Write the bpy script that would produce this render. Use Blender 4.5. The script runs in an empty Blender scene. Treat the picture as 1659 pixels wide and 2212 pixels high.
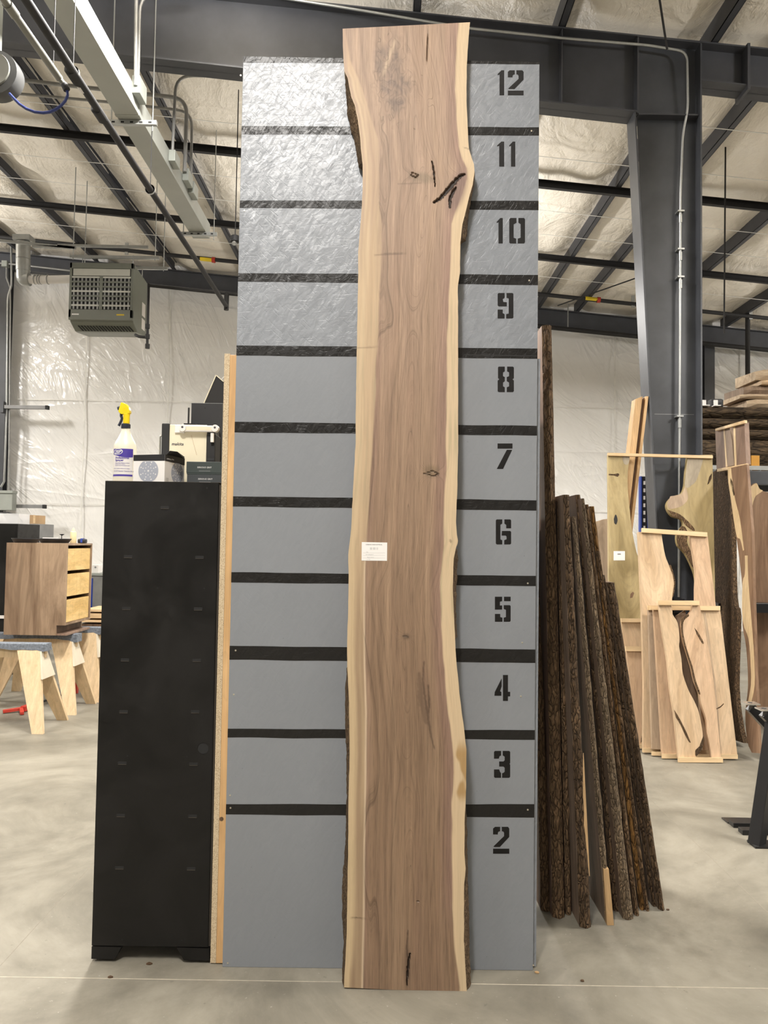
import bpy, math, random
from mathutils import Vector, Matrix, noise as mnoise
random.seed(7)
SC = bpy.context.scene
COL = SC.collection
# ------------------------------------------------------------------ camera
F_PX, PITCH, ROLL, CAM_H = 1659.0, math.radians(2.267), math.radians(0.859), 1.672
RC = Matrix.Rotation(math.pi/2 + PITCH, 3, 'X') @ Matrix.Rotation(ROLL, 3, 'Z')
cam = bpy.data.objects.new('camera', bpy.data.cameras.new('camera'))
COL.objects.link(cam)
cam.matrix_world = Matrix.Translation((0, 0, CAM_H)) @ RC.to_4x4()
cam.data.sensor_fit = 'VERTICAL'
cam.data.sensor_height = 36.0
cam.data.lens = F_PX / 2212.0 * 36.0
cam.data.clip_start = 0.05
cam.data.clip_end = 200
SC.camera = cam
# ------------------------------------------------------------------ world, exposure
w = bpy.data.worlds.new('world'); SC.world = w; w.use_nodes = True
w.node_tree.nodes['Background'].inputs[0].default_value = (1.0, 0.95, 0.88, 1)
w.node_tree.nodes['Background'].inputs[1].default_value = 0.0
SC.view_settings.view_transform = 'Standard'
SC.view_settings.look = 'None'
SC.view_settings.gamma = 1.0
SC.view_settings.use_curve_mapping = False
SC.view_settings.exposure = 0.15
# ------------------------------------------------------------------ high-bay lamps (all above the frame); housings follow below
LAMP_COL = (1.0, 0.965, 0.92)
LAMPS = [(-1.4, 5.35, 6.2, 430, .30), (-0.75, -0.15, 5.45, 300, .45), (5.4, 3.4, 5.15, 280, 1.0), (5.4, -2.5, 5.2, 60, .6),
         (-6.2, 4.75, 5.9, 200, 1.1), (-6.2, -2.0, 5.9, 140, .4), (-0.75, -6.5, 5.45, 120, .3), (-9.0, 11.2, 6.2, 340, 1.2),
         (9.4, 11.2, 4.9, 250, 1.3), (10.2, 3.4, 4.8, 120, .5), (0.24, 11.2, 5.0, 260, .6)]   # x, y, z, watts down, uplight share
def add_lamps():
    for i, (x, y, z, p, us) in enumerate(LAMPS):
        for up in (0, 1):  # second pass is an upward light, added to brighten the ceiling
            ld = bpy.data.lights.new('high_bay_light', 'AREA')
            ld.shape = 'RECTANGLE'; ld.size = 0.42; ld.size_y = 1.15
            ld.energy = p*(us if up else 1.0); ld.color = LAMP_COL
            lo = bpy.data.objects.new('high_bay_light', ld); COL.objects.link(lo)
            lo.location = (x, y, z + (.115 if up else 0)); lo.rotation_euler = (math.pi if up else 0, 0, 0)
add_lamps()

# ------------------------------------------------------------------ pixel helpers (photo frame 1659 x 2212)
def ray(px, py):
    return RC @ Vector(((px-829.5)/F_PX, -(py-1106.0)/F_PX, -1.0))
CAMP = Vector((0, 0, CAM_H))
def at(px, py, Y):
    d = ray(px, py); return CAMP + d*(Y/d.y)
def fl(px, py, z=0.0):
    d = ray(px, py); return CAMP + d*((z-CAM_H)/d.z)
def atx(px, py, X):
    d = ray(px, py); return CAMP + d*(X/d.x)
def onplane(px, py, Y0, k):           # plane Y = Y0 + k*z (leaning back)
    d = ray(px, py); t = (Y0 + k*CAM_H)/(d.y - k*d.z); return CAMP + d*t
def lerp(a, b, t): return a + (b-a)*t
def interp(tab, y):                   # tab: list of (y, x) increasing
    if y <= tab[0][0]: return tab[0][1]
    for (a, xa), (b, xb) in zip(tab, tab[1:]):
        if y <= b: return xa + (xb-xa)*(y-a)/(b-a)
    return tab[-1][1]
def sstep(a, b, x):
    t = max(0.0, min(1.0, (x-a)/(b-a))); return t*t*(3-2*t)
def n3(x, y, z=0.0): return mnoise.noise(Vector((x, y, z)))

# ------------------------------------------------------------------ mesh collector
class MB:
    def __init__(s): s.v = []; s.f = []; s.smooth = False
    def add(s, vs, fs):
        n = len(s.v); s.v += [tuple(p) for p in vs]; s.f += [tuple(i+n for i in f) for f in fs]; return s
    def box(s, x0, x1, y0, y1, z0, z1):
        return s.add([(x0,y0,z0),(x1,y0,z0),(x1,y1,z0),(x0,y1,z0),(x0,y0,z1),(x1,y0,z1),(x1,y1,z1),(x0,y1,z1)],
                     [(0,3,2,1),(4,5,6,7),(0,1,5,4),(1,2,6,5),(2,3,7,6),(3,0,4,7)])
    def hexa(s, b, t):                # four bottom + four top points
        return s.add(list(b)+list(t), [(3,2,1,0),(4,5,6,7),(0,1,5,4),(1,2,6,5),(2,3,7,6),(3,0,4,7)])
    def bar(s, a, b, w, h, up=(0,0,1)):   # rectangular bar from a to b, w sideways, h along up
        a = Vector(a); b = Vector(b); d = (b-a).normalized(); u = Vector(up)
        sd = d.cross(u)
        if sd.length < 1e-6: sd = d.cross(Vector((0,1,0)))
        sd.normalize(); u = sd.cross(d).normalized(); sd = sd*w/2; u = u*h/2
        return s.hexa([a-sd-u, a+sd-u, a+sd+u, a-sd+u], [b-sd-u, b+sd-u, b+sd+u, b-sd+u])
    def cyl(s, a, b, r, n=12, r2=None):
        return s.tube([a, b], [r, r if r2 is None else r2], n)
    def tube(s, pts, r, n=8, caps=True):
        pts = [Vector(p) for p in pts]; m = len(pts)
        rs = r if isinstance(r, (list, tuple)) else [r]*m
        base = len(s.v); ref = None
        for i, p in enumerate(pts):
            d = (pts[min(i+1, m-1)] - pts[max(i-1, 0)])
            d = d.normalized() if d.length > 1e-9 else Vector((0,0,1))
            if ref is None:
                ref = Vector((0,0,1)) if abs(d.z) < .9 else Vector((1,0,0))
            a = (ref - d*ref.dot(d))
            if a.length < 1e-6: a = d.orthogonal()
            a.normalize(); ref = a; b = d.cross(a)
            for k in range(n):
                t = 2*math.pi*k/n
                s.v.append(tuple(p + a*math.cos(t)*rs[i] + b*math.sin(t)*rs[i]))
        for i in range(m-1):
            for k in range(n):
                k2 = (k+1) % n
                s.f.append((base+i*n+k, base+i*n+k2, base+(i+1)*n+k2, base+(i+1)*n+k))
        if caps:
            s.f.append(tuple(base+k for k in reversed(range(n))))
            s.f.append(tuple(base+(m-1)*n+k for k in range(n)))
        return s
    def lathe(s, prof, c=(0,0,0), n=24, axis='Z', squash=1.0):   # prof: (r, h)
        base = len(s.v); c = Vector(c)
        for r, h in prof:
            for k in range(n):
                t = 2*math.pi*k/n; x, y = r*math.cos(t), r*math.sin(t)*squash
                q = Vector((x, y, h)) if axis == 'Z' else (Vector((x, h, y)) if axis == 'Y' else Vector((h, x, y)))
                s.v.append(tuple(c+q))
        m = len(prof)
        for i in range(m-1):
            for k in range(n):
                k2 = (k+1) % n
                s.f.append((base+i*n+k, base+i*n+k2, base+(i+1)*n+k2, base+(i+1)*n+k))
        s.f.append(tuple(base+k for k in reversed(range(n)))); s.f.append(tuple(base+(m-1)*n+k for k in range(n)))
        return s
    def extrude(s, poly, off):        # closed planar polygon of 3D points, extruded by the vector off
        n = len(poly); off = Vector(off); poly = [Vector(p) for p in poly]
        vs = [tuple(p) for p in poly] + [tuple(p+off) for p in poly]
        fs = [tuple(range(n)), tuple(range(2*n-1, n-1, -1))] + [(i, i+n, (i+1) % n + n, (i+1) % n) for i in range(n)]
        return s.add(vs, fs)
    def build(s, name, mat, parent=None, smooth=None, bevel=0, loc=None):
        me = bpy.data.meshes.new(name); me.from_pydata(s.v, [], s.f)
        me.validate(clean_customdata=False); me.update()
        import bmesh
        b = bmesh.new(); b.from_mesh(me)
        bmesh.ops.recalc_face_normals(b, faces=b.faces); b.to_mesh(me); b.free()
        if mat: me.materials.append(M[mat] if isinstance(mat, str) else mat)
        o = bpy.data.objects.new(name, me); COL.objects.link(o)
        if parent: o.parent = parent
        if loc is not None: o.location = loc
        if smooth:
            me.shade_smooth(); me.set_sharp_from_angle(angle=math.radians(smooth))
        if bevel:
            m = o.modifiers.new('bevel', 'BEVEL'); m.width = bevel; m.segments = 2; m.limit_method = 'ANGLE'
        return o
def bx(*a): return MB().box(*a)
def tag(o, label, cat, group=None, kind=None):
    if label: o['label'] = label
    if cat: o['category'] = cat
    if group: o['group'] = group
    if kind: o['kind'] = kind
    return o
def thing(name, label, cat, loc=(0,0,0), group=None, rot=None):
    o = bpy.data.objects.new(name, None); COL.objects.link(o); o.location = loc
    if rot is not None: o.rotation_euler = rot
    o.empty_display_size = 0.1
    return tag(o, label, cat, group)
def struct(o, label=None):
    o['kind'] = 'structure'
    if label: o['label'] = label
    return o
def arc_pts(pts, rad, n=5):           # polyline with rounded corners
    pts = [Vector(p) for p in pts]; out = [pts[0]]
    for a, b, c in zip(pts, pts[1:], pts[2:]):
        d1 = (a-b); d2 = (c-b); r = min(rad, d1.length*.49, d2.length*.49)
        p1 = b + d1.normalized()*r; p2 = b + d2.normalized()*r
        for i in range(n+1):
            t = i/n; out.append(p1*(1-t)**2 + b*2*t*(1-t) + p2*t*t)
    out.append(pts[-1]); return out
def text_mesh(txt, size, mat, parent, name, origin, ux, uy, shear=0.0, bold=0.0, align='LEFT', space=1.0):
    c = bpy.data.curves.new(name, 'FONT'); c.body = txt; c.size = size; c.shear = shear; c.offset = bold
    c.align_x = align; c.space_character = space; c.resolution_u = 2
    t = bpy.data.objects.new(name, c); COL.objects.link(t)
    dg = bpy.context.evaluated_depsgraph_get(); me = bpy.data.meshes.new_from_object(t.evaluated_get(dg))
    bpy.data.objects.remove(t); bpy.data.curves.remove(c)
    me.name = name; me.materials.clear(); me.materials.append(M[mat])
    ux = Vector(ux).normalized(); uy = Vector(uy).normalized(); o3 = Vector(origin)
    for v in me.vertices: v.co = o3 + ux*v.co.x + uy*v.co.y
    o = bpy.data.objects.new(name, me); COL.objects.link(o); o.parent = parent
    return o
# ------------------------------------------------------------------ materials
M = {}
class NT:
    def __init__(s, name):
        s.m = bpy.data.materials.new(name); s.m.use_nodes = True; s.t = s.m.node_tree
        s.b = s.t.nodes['Principled BSDF']; M[name] = s.m
    def n(s, typ, **kw):
        nd = s.t.nodes.new(typ)
        for k, v in kw.items(): setattr(nd, k, v)
        return nd
    def l(s, a, b): s.t.links.new(a, b)
    def coord(s, scale=(1,1,1), kind='Object', rot=(0,0,0)):
        tc = s.n('ShaderNodeTexCoord'); mp = s.n('ShaderNodeMapping'); s.l(tc.outputs[kind], mp.inputs[0])
        if any(rot): mp.vector_type = 'TEXTURE'; scale = tuple(1/x for x in scale)      # turn first, then stretch
        mp.inputs['Scale'].default_value = scale; mp.inputs['Rotation'].default_value = rot
        return mp.outputs[0]
    def noise(s, vec, scale, detail=4, rough=.55, dist=0.0, dim='3D'):
        nd = s.n('ShaderNodeTexNoise'); nd.noise_dimensions = dim
        if vec is not None: s.l(vec, nd.inputs['W' if dim == '1D' else 'Vector'])
        nd.inputs['Scale'].default_value = scale; nd.inputs['Detail'].default_value = detail
        nd.inputs['Roughness'].default_value = rough; nd.inputs['Distortion'].default_value = dist
        return nd.outputs['Fac']
    def ramp(s, fac, stops, interp='LINEAR'):
        r = s.n('ShaderNodeValToRGB'); s.l(fac, r.inputs[0]); r.color_ramp.interpolation = interp
        el = r.color_ramp.elements
        while len(el) > 1: el.remove(el[-1])
        for i, (p, c) in enumerate(stops):
            e = el[0] if i == 0 else el.new(p)
            e.position = p; e.color = (c[0], c[1], c[2], 1) if isinstance(c, (tuple, list)) else (c, c, c, 1)
        return r.outputs[0]
    def mix(s, a, b, fac, mode='MIX'):
        m = s.n('ShaderNodeMix', data_type='RGBA', blend_type=mode)
        for sock, val in ((m.inputs[0], fac), (m.inputs[6], a), (m.inputs[7], b)):
            if hasattr(val, 'is_linked'): s.l(val, sock)
            else: sock.default_value = val if not isinstance(val, tuple) else (val[0], val[1], val[2], 1)
        return m.outputs[2]
    def math(s, op, a, b=None):
        m = s.n('ShaderNodeMath', operation=op)
        for sock, val in ((m.inputs[0], a), (m.inputs[1], b)):
            if val is None: continue
            if hasattr(val, 'is_linked'): s.l(val, sock)
            else: sock.default_value = val
        return m.outputs[0]
    def bump(s, h, strength=.3, dist=.01):
        b = s.n('ShaderNodeBump'); s.l(h, b.inputs['Height']); b.inputs['Strength'].default_value = strength
        b.inputs['Distance'].default_value = dist; s.l(b.outputs[0], s.b.inputs['Normal']); return b
    def set(s, col=None, rough=None, metal=None, spec=None):
        for key, val in (('Base Color', col), ('Roughness', rough), ('Metallic', metal), ('Specular IOR Level', spec)):
            if val is None: continue
            if hasattr(val, 'is_linked'): s.l(val, s.b.inputs[key])
            elif isinstance(val, tuple): s.b.inputs[key].default_value = (*val, 1)
            else: s.b.inputs[key].default_value = val
        return s
def plain(name, col, rough=.5, metal=0, var=.12, scale=6, bump=0, spec=None):
    t = NT(name); v = t.coord()
    f = t.noise(v, scale, 4)
    c = t.ramp(f, [(.3, tuple(x*(1-var) for x in col)), (.7, tuple(min(1, x*(1+var)) for x in col))])
    t.set(c, rough, metal, spec)
    if bump: t.bump(t.noise(v, scale*8, 3), bump, .003)
    return t
def wood(name, dark, light, freq=30, rough=.55, axis='Z', stretch=.05, big=.5, dist=.6):
    t = NT(name); sc = {'Z': (1,1,stretch), 'X': (stretch,1,1), 'Y': (1,stretch,1)}[axis]
    v = t.coord(sc); st2 = stretch*3.2; v2 = t.coord({'Z': (1,1,st2), 'X': (st2,1,1), 'Y': (1,st2,1)}[axis])
    f1 = t.noise(v, freq*3.2, 4, .65, dist*.5); f2 = t.noise(v2, freq*.42, 4, .55, 1.6); f3 = t.noise(v, freq*.5, 2, .5, .8)
    w = t.math('FRACT', t.math('MULTIPLY', t.math('ADD', f2, t.math('MULTIPLY', f3, .35)), 9.0))      # growth rings
    ringc = t.ramp(w, [(0.0,.80),(.55,1.0),(.9,1.05),(1.0,.84)])
    mid = tuple((a+b)/2 for a, b in zip(dark, light))
    c = t.ramp(f2, [(.32, dark), (.48, mid), (.66, light)])
    c = t.mix(c, t.ramp(f1, [(.3,.82),(.7,1.10)]), .9, 'MULTIPLY')
    c = t.mix(c, ringc, big, 'MULTIPLY')
    t.set(c, rough, spec=.35)
    t.bump(f1, .12, .0015)
    return t
def bark(name, dark, light, freq=40, axis='Z'):
    t = NT(name); sc = {'Z': (1,1,.32), 'X': (.32,1,1), 'Y': (1,.32,1)}[axis]
    v = t.coord(sc); nz = t.n('ShaderNodeTexNoise'); t.l(v, nz.inputs[0]); nz.inputs['Scale'].default_value = freq*.5; nz.inputs['Detail'].default_value = 3
    wv = t.mix(v, nz.outputs['Color'], .05)
    vo = t.n('ShaderNodeTexVoronoi', feature='DISTANCE_TO_EDGE'); t.l(wv, vo.inputs[0]); vo.inputs['Scale'].default_value = freq*1.6
    f = t.noise(v, freq*2.0, 6, .72, .6); f2 = t.noise(v, freq*.22, 4, .6, .6)
    crack = t.ramp(vo.outputs[0], [(.0,0.0),(.12,.75),(.3,1.0)])
    h = t.math('ADD', t.math('MULTIPLY', crack, .9), f)
    c = t.ramp(f, [(.30, dark), (.5, tuple(lerp(a, b, .45) for a, b in zip(dark, light))), (.68, light)])
    c = t.mix(c, tuple(x*.6 for x in dark), t.ramp(vo.outputs[0], [(.0,.8),(.07,.2),(.14,0.0)]))
    t.set(t.mix(c, tuple(lerp(a, b, .12) for a, b in zip(dark, light)), t.ramp(f2, [(.42,0.0),(.66,.8)])), .8, spec=.25)
    t.bump(h, 1.0, .010)
    return t
plain('steel_dark', (.052,.054,.062), .5, .0, .18, 3)
plain('steel_column', (.058,.062,.071), .45, .0, .28, 2.5)
plain('steel_galv', (.42,.43,.42), .38, .7, .1, 10)
plain('duct_grey', (.37,.385,.355), .45, .0, .05, 3)
plain('pipe_khaki', (.20,.20,.175), .5, 0, .06, 6)
plain('reel_grey', (.075,.076,.075), .5)
plain('pipe_black', (.017,.016,.016), .7, .0, .2, 10)
plain('pipe_grey', (.30,.30,.29), .4, .3, .08, 10)
plain('white_strap', (.75,.74,.70), .5)
plain('black_plastic', (.018,.018,.02), .45)
plain('black_matte', (.014,.013,.013), .75)
plain('grey_plastic', (.20,.20,.20), .5)
plain('white_plastic', (.74,.71,.68), .45, 0, .03)
plain('white_paper', (.80,.78,.75), .7, 0, .02)
plain('ink', (.05,.05,.06), .7)
plain('ink_light', (.45,.45,.45), .7)
plain('rubber_black', (.012,.012,.013), .7)
plain('red_paint', (.42,.035,.02), .45)
plain('yellow_tape', (.75,.55,.02), .5)
plain('hose_blue', (.02,.035,.16), .45)
plain('yellow_plastic', (.85,.62,.01), .35, 0, .03)
plain('navy_plastic', (.025,.03,.05), .4)
plain('label_blue', (.06,.035,.30), .5, 0, .03)
plain('cream_panel', (.72,.66,.50), .45, 0, .03)
plain('cream_bottle', (.80,.68,.40), .45, 0, .03)
plain('box_green', (.035,.048,.045), .6, 0, .08)
plain('box_slate', (.040,.046,.050), .6, 0, .08)
plain('disc_grey', (.36,.38,.44), .7, 0, .03)
plain('text_white', (.75,.75,.73), .6)
plain('cardboard', (.45,.30,.16), .8, 0, .08)
plain('heater_green', (.165,.175,.145), .42, 0, .04)
plain('heater_pale', (.50,.50,.45), .45, 0, .04)
plain('heater_dark', (.012,.012,.012), .8)
plain('plate_black', (.010,.010,.011), .3)
plain('blue_rack', (.02,.05,.28), .5)
plain('galv_box', (.33,.35,.32), .5, .2, .05)
plain('carpet_blue', (.16,.18,.21), .95, 0, .35, 60, .6)
plain('grey_bench', (.22,.22,.21), .6)
plain('paint_black', (.012,.011,.0105), .5, 0, .3, 14, 0, .2)
plain('screw', (.55,.5,.4), .4, .6)
plain('bright_metal', (.75,.73,.70), .25, .9)
plain('foam_orange', (.55,.27,.04), .7)
plain('lamp_housing', (.6,.6,.6), .5)
# black cabinet: satin black with smudges
t = NT('cabinet_black'); v = t.coord(); f = t.noise(v, 3.2, 6, .62, .9); g = t.noise(v, 14, 3)
t.set(t.ramp(f, [(.35,(.007,.0066,.006)),(.62,(.013,.012,.011))]), t.ramp(f, [(.36,.40),(.52,.5),(.60,.62)]), spec=.25)
t = NT('cabinet_edge'); t.set((.05,.04,.03), .5)
# concrete
t = NT('concrete'); v = t.coord()
f1 = t.noise(v, 1.1, 8, .68, .6); f2 = t.noise(v, 5, 6, .7); f3 = t.noise(v, 60, 2, .5)
c = t.ramp(f1, [(.30,(.128,.117,.092)),(.48,(.205,.188,.150)),(.66,(.29,.268,.218))])
c = t.mix(c, t.ramp(f2, [(.32,.70),(.5,.95),(.72,1.0)]), .55, 'MULTIPLY')
c = t.mix(c, (.40,.38,.33), t.ramp(f3, [(.70,0.0),(.78,.6)]))
c = t.mix(c, (.10,.095,.08), t.ramp(t.noise(v, 17, 3, .6), [(.69,0.0),(.76,.6)]))
t.set(c, t.ramp(f2, [(.3,.42),(.7,.62)]), spec=.35)
t.bump(f2, .08, .004)
# insulation facing (roof)
t = NT('insulation_roof'); v = t.coord((1,.6,1))
f = t.noise(v, 2.2, 6, .6, 1.2); f2 = t.noise(v, 9, 4, .6, .8)
t.set(t.ramp(f, [(.3,(.80,.745,.65)),(.7,(.88,.825,.73))]), .42, spec=.4)
t.bump(t.math('ADD', f, t.math('MULTIPLY', f2, .35)), .55, .09)
# wall plastic sheet: wrinkled, slightly shiny
t = NT('wall_sheet')
f = t.noise(t.coord((1,1,.8)), .9, 4, .55, 1.4)
def ridge(n_): return t.math('SUBTRACT', 1.0, t.math('ABSOLUTE', t.math('SUBTRACT', t.math('MULTIPLY', n_, 2.0), 1.0)))
r1 = t.math('POWER', ridge(t.noise(t.coord((1,1,.20), rot=(0,-.9,0)), 2.6, 3, .55, .9)), 5.0)
r2 = t.math('POWER', ridge(t.noise(t.coord((1,1,.22), rot=(0,-.45,0)), 3.4, 3, .55, .8)), 6.0)
r3 = t.math('POWER', ridge(t.noise(t.coord((.25,1,1)), 1.2, 2, .5, .6)), 7.0)
mk = t.ramp(t.noise(t.coord(), .55, 2, .5), [(.42,0.0),(.60,1.0)]); mk2 = t.ramp(t.noise(t.coord((1,1,1.3)), .8, 2, .5), [(.45,0.0),(.62,1.0)])
h = t.math('ADD', t.math('ADD', t.math('MULTIPLY', f, 1.1), t.math('MULTIPLY', t.math('MULTIPLY', r1, mk), .55)), t.math('ADD', t.math('MULTIPLY', t.math('MULTIPLY', r2, mk2), .45), t.math('MULTIPLY', r3, .35)))
t.set(t.ramp(f, [(.3,(.80,.79,.765)),(.7,(.86,.85,.825))]), .20, spec=.5)
t.bump(h, .42, .10)
# painted OSB / ply
def osb(name, col, rough, lo=.8, spec=.5):
    t = NT(name); v = t.coord((1,1,1))
    vo = t.n('ShaderNodeTexVoronoi', feature='F1'); nz = t.n('ShaderNodeTexNoise'); t.l(v, nz.inputs[0]); nz.inputs['Scale'].default_value = 9; nz.inputs['Detail'].default_value = 2
    warp = t.mix(v, nz.outputs['Color'], .05)
    mp = t.n('ShaderNodeMapping', vector_type='TEXTURE'); t.l(warp, mp.inputs[0]); mp.inputs['Scale'].default_value = (1.0,1,5.0); mp.inputs['Rotation'].default_value = (0,.55,0)
    t.l(mp.outputs[0], vo.inputs[0]); vo.inputs['Scale'].default_value = 120; vo.inputs['Randomness'].default_value = 1
    mp2 = t.n('ShaderNodeMapping', vector_type='TEXTURE'); t.l(warp, mp2.inputs[0]); mp2.inputs['Scale'].default_value = (5.0,1,1.0); mp2.inputs['Rotation'].default_value = (0,-.6,0)
    vo2 = t.n('ShaderNodeTexVoronoi', feature='F1'); t.l(mp2.outputs[0], vo2.inputs[0]); vo2.inputs['Scale'].default_value = 130
    big = t.noise(v, 1.3, 3, .5); pit = t.noise(v, 90, 3, .6)
    bw = t.n('ShaderNodeSeparateColor'); t.l(vo.outputs['Color'], bw.inputs[0]); bw2 = t.n('ShaderNodeSeparateColor'); t.l(vo2.outputs['Color'], bw2.inputs[0])
    fl_ = t.math('ADD', bw.outputs[0], bw2.outputs[0])
    c = t.ramp(big, [(.3, tuple(x*.96 for x in col)), (.7, tuple(x*1.05 for x in col))])
    c = t.mix(c, t.ramp(bw.outputs[1], [(0.0,.90),(1.0,1.08)]), min(1.0, lo*8), 'MULTIPLY')
    c = t.mix(c, tuple(x*.45 for x in col), t.ramp(pit, [(.70,0.0),(.76,.8)]))
    t.set(c, rough, spec=spec)
    big2 = t.ramp(t.noise(v, 2.2, 3, .6), [(.35,.35),(.65,1.0)])
    bn = t.n('ShaderNodeBump'); s1 = t.noise(t.coord((1,1,.13), rot=(0,.5,0)), 130, 2, .5, .3); s2 = t.noise(t.coord((1,1,.13), rot=(0,-.8,0)), 120, 2, .5, .3); s3 = t.noise(t.coord((1,1,.13), rot=(0,1.5,0)), 140, 2, .5, .3)
    stroke = t.math('ADD', t.math('ADD', t.ramp(s1, [(.60,0.0),(.66,1.0)]), t.ramp(s2, [(.60,0.0),(.66,1.0)])), t.ramp(s3, [(.60,0.0),(.66,1.0)]))
    t.l(t.math('ADD', t.math('MULTIPLY', pit, .6), t.math('MULTIPLY', stroke, -.7)), bn.inputs['Height']); bn.inputs['Strength'].default_value = lo*2.2; bn.inputs['Distance'].default_value = .002
    def centred(c_):
        a_ = t.n('ShaderNodeVectorMath', operation='SUBTRACT'); t.l(c_, a_.inputs[0]); a_.inputs[1].default_value = (.5,.5,.5); return a_.outputs[0]
    ad = t.n('ShaderNodeVectorMath', operation='ADD'); t.l(centred(vo.outputs['Color']), ad.inputs[0]); t.l(centred(vo2.outputs['Color']), ad.inputs[1])
    sc_ = t.n('ShaderNodeVectorMath', operation='SCALE'); t.l(ad.outputs[0], sc_.inputs[0]); t.l(t.math('MULTIPLY', big2, lo), sc_.inputs['Scale'])
    a2 = t.n('ShaderNodeVectorMath', operation='ADD'); t.l(bn.outputs[0], a2.inputs[0]); t.l(sc_.outputs[0], a2.inputs[1])
    nn = t.n('ShaderNodeVectorMath', operation='NORMALIZE'); t.l(a2.outputs[0], nn.inputs[0]); t.l(nn.outputs[0], t.b.inputs['Normal'])
    return t
osb('osb_grey', (.228,.243,.265), .36, .10, .5)
osb('osb_lower', (.228,.241,.26), .42, .022, .42)
osb('stripe_black', (.014,.013,.012), .34, .13, .3)
# raw woods
wood('pine', (.56,.33,.145), (.70,.45,.22), 14, .55, 'Z', .04, .4)
wood('pine_pale', (.60,.42,.23), (.74,.56,.34), 10, .55, 'X', .06, .3)
wood('sawhorse_wood', (.58,.42,.24), (.68,.52,.33), 12, .6, 'Z', .03, .3)
plain('gusset_ply', (.62,.55,.43), .6, 0, .05, 10)
t = NT('particle'); v = t.coord(); f = t.noise(v, 380, 3, .7)
t.set(t.ramp(f, [(.35,(.30,.21,.12)),(.5,(.58,.46,.30)),(.65,(.68,.57,.40))]), .8); t.bump(f, .4, .003)
wood('walnut_panel', (.17,.108,.066), (.37,.26,.17), 11, .5, 'Z', .05, .5, 1.0)
wood('walnut_dark', (.07,.04,.022), (.15,.09,.052), 16, .6, 'Z', .05, .5, 1.0)
wood('walnut_mid', (.16,.088,.05), (.27,.17,.105), 14, .55, 'Z', .05, .5, 1.0)
wood('walnut_rose', (.17,.108,.078), (.30,.20,.145), 18, .55, 'Z', .05, .4, .6)
wood('sapwood', (.55,.40,.22), (.70,.54,.33), 20, .55, 'Z', .05, .4)
wood('bamboo', (.62,.40,.14), (.78,.55,.24), 12, .5, 'Y', .12, .5)
wood('maple', (.52,.365,.22), (.70,.53,.355), 9, .5, 'Z', .07, .5, 1.2)
wood('maple_pink', (.46,.30,.18), (.68,.49,.33), 8, .5, 'Z', .07, .55, 1.4)
wood('maple_grey', (.32,.235,.165), (.54,.41,.285), 8, .5, 'Z', .07, .55, 1.2)
wood('poplar', (.29,.22,.10), (.46,.365,.19), 8, .5, 'Z', .08, .5, 1.2)
wood('poplar_grey', (.24,.20,.15), (.42,.36,.26), 10, .55, 'Z', .08, .6, 1.2)
wood('slab_grey', (.145,.10,.068), (.27,.195,.138), 20, .6, 'Z', .05, .5)
wood('plank_tan', (.42,.26,.12), (.60,.40,.21), 18, .55, 'Z', .05, .5)
wood('fir_x', (.60,.40,.22), (.78,.57,.34), 14, .6, 'X', .06, .5)
wood('slab_end_x', (.30,.22,.14), (.55,.43,.30), 14, .65, 'X', .1, .5)
bark('bark_dark', (.040,.025,.014), (.235,.145,.076), 42)
bark('bark_mid', (.065,.039,.020), (.33,.205,.108), 42)
bark('bark_grey', (.085,.06,.038), (.45,.33,.205), 52)
bark('bark_ochre', (.075,.036,.010), (.42,.22,.065), 30)
bark('bark_log', (.012,.009,.006), (.14,.095,.055), 12, 'X')
bark('bark_slab', (.085,.052,.028), (.36,.24,.135), 75)
# feature slab: colour map per vertex, growth rings from the ring attribute
t = NT('walnut_slab')
ca = t.n('ShaderNodeAttribute', attribute_name='tint'); ra = t.n('ShaderNodeAttribute', attribute_name='ring'); fa = t.n('ShaderNodeAttribute', attribute_name='fig')
r1 = t.noise(ra.outputs['Fac'], .26, 5, .75, 0, '1D'); r2 = t.noise(ra.outputs['Fac'], .045, 3, .5, 0, '1D')
v = t.coord((1,1,.012)); fib = t.noise(v, 330, 4, .7); v2 = t.coord((1,1,.02)); fib2 = t.noise(v2, 70, 3, .6, .3)
k1 = t.ramp(r1, [(.30,.60),(.40,.94),(.72,1.07)]); k2 = t.ramp(r2, [(.3,.93),(.7,1.04)]); k3 = t.ramp(fib, [(.32,.70),(.46,.97),(.7,1.12)]); k4 = t.ramp(fib2, [(.3,.84),(.7,1.10)])
grain = t.mix(t.mix(t.mix(k1, k2, 1.0, 'MULTIPLY'), k3, 1.0, 'MULTIPLY'), k4, 1.0, 'MULTIPLY')
soft = t.mix((1.0,1.0,1.0), grain, fa.outputs['Fac'])
t.set(t.mix(ca.outputs['Color'], soft, 1.0, 'MULTIPLY'), .5, spec=.3)
t.bump(fib, .08, .001)
wood('slab_edge', (.40,.27,.15), (.62,.46,.28), 40, .6, 'Z', .03, .5)
# translucent spray bottle
t = NT('bottle_body'); t.set((.80,.75,.62), .35); t.b.inputs['Subsurface Weight'].default_value = .3; t.b.inputs['Subsurface Radius'].default_value = (.02,.02,.015)
t = NT('clear_plastic'); t.set((.8,.8,.8), .15); t.b.inputs['Alpha'].default_value = .45
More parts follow.
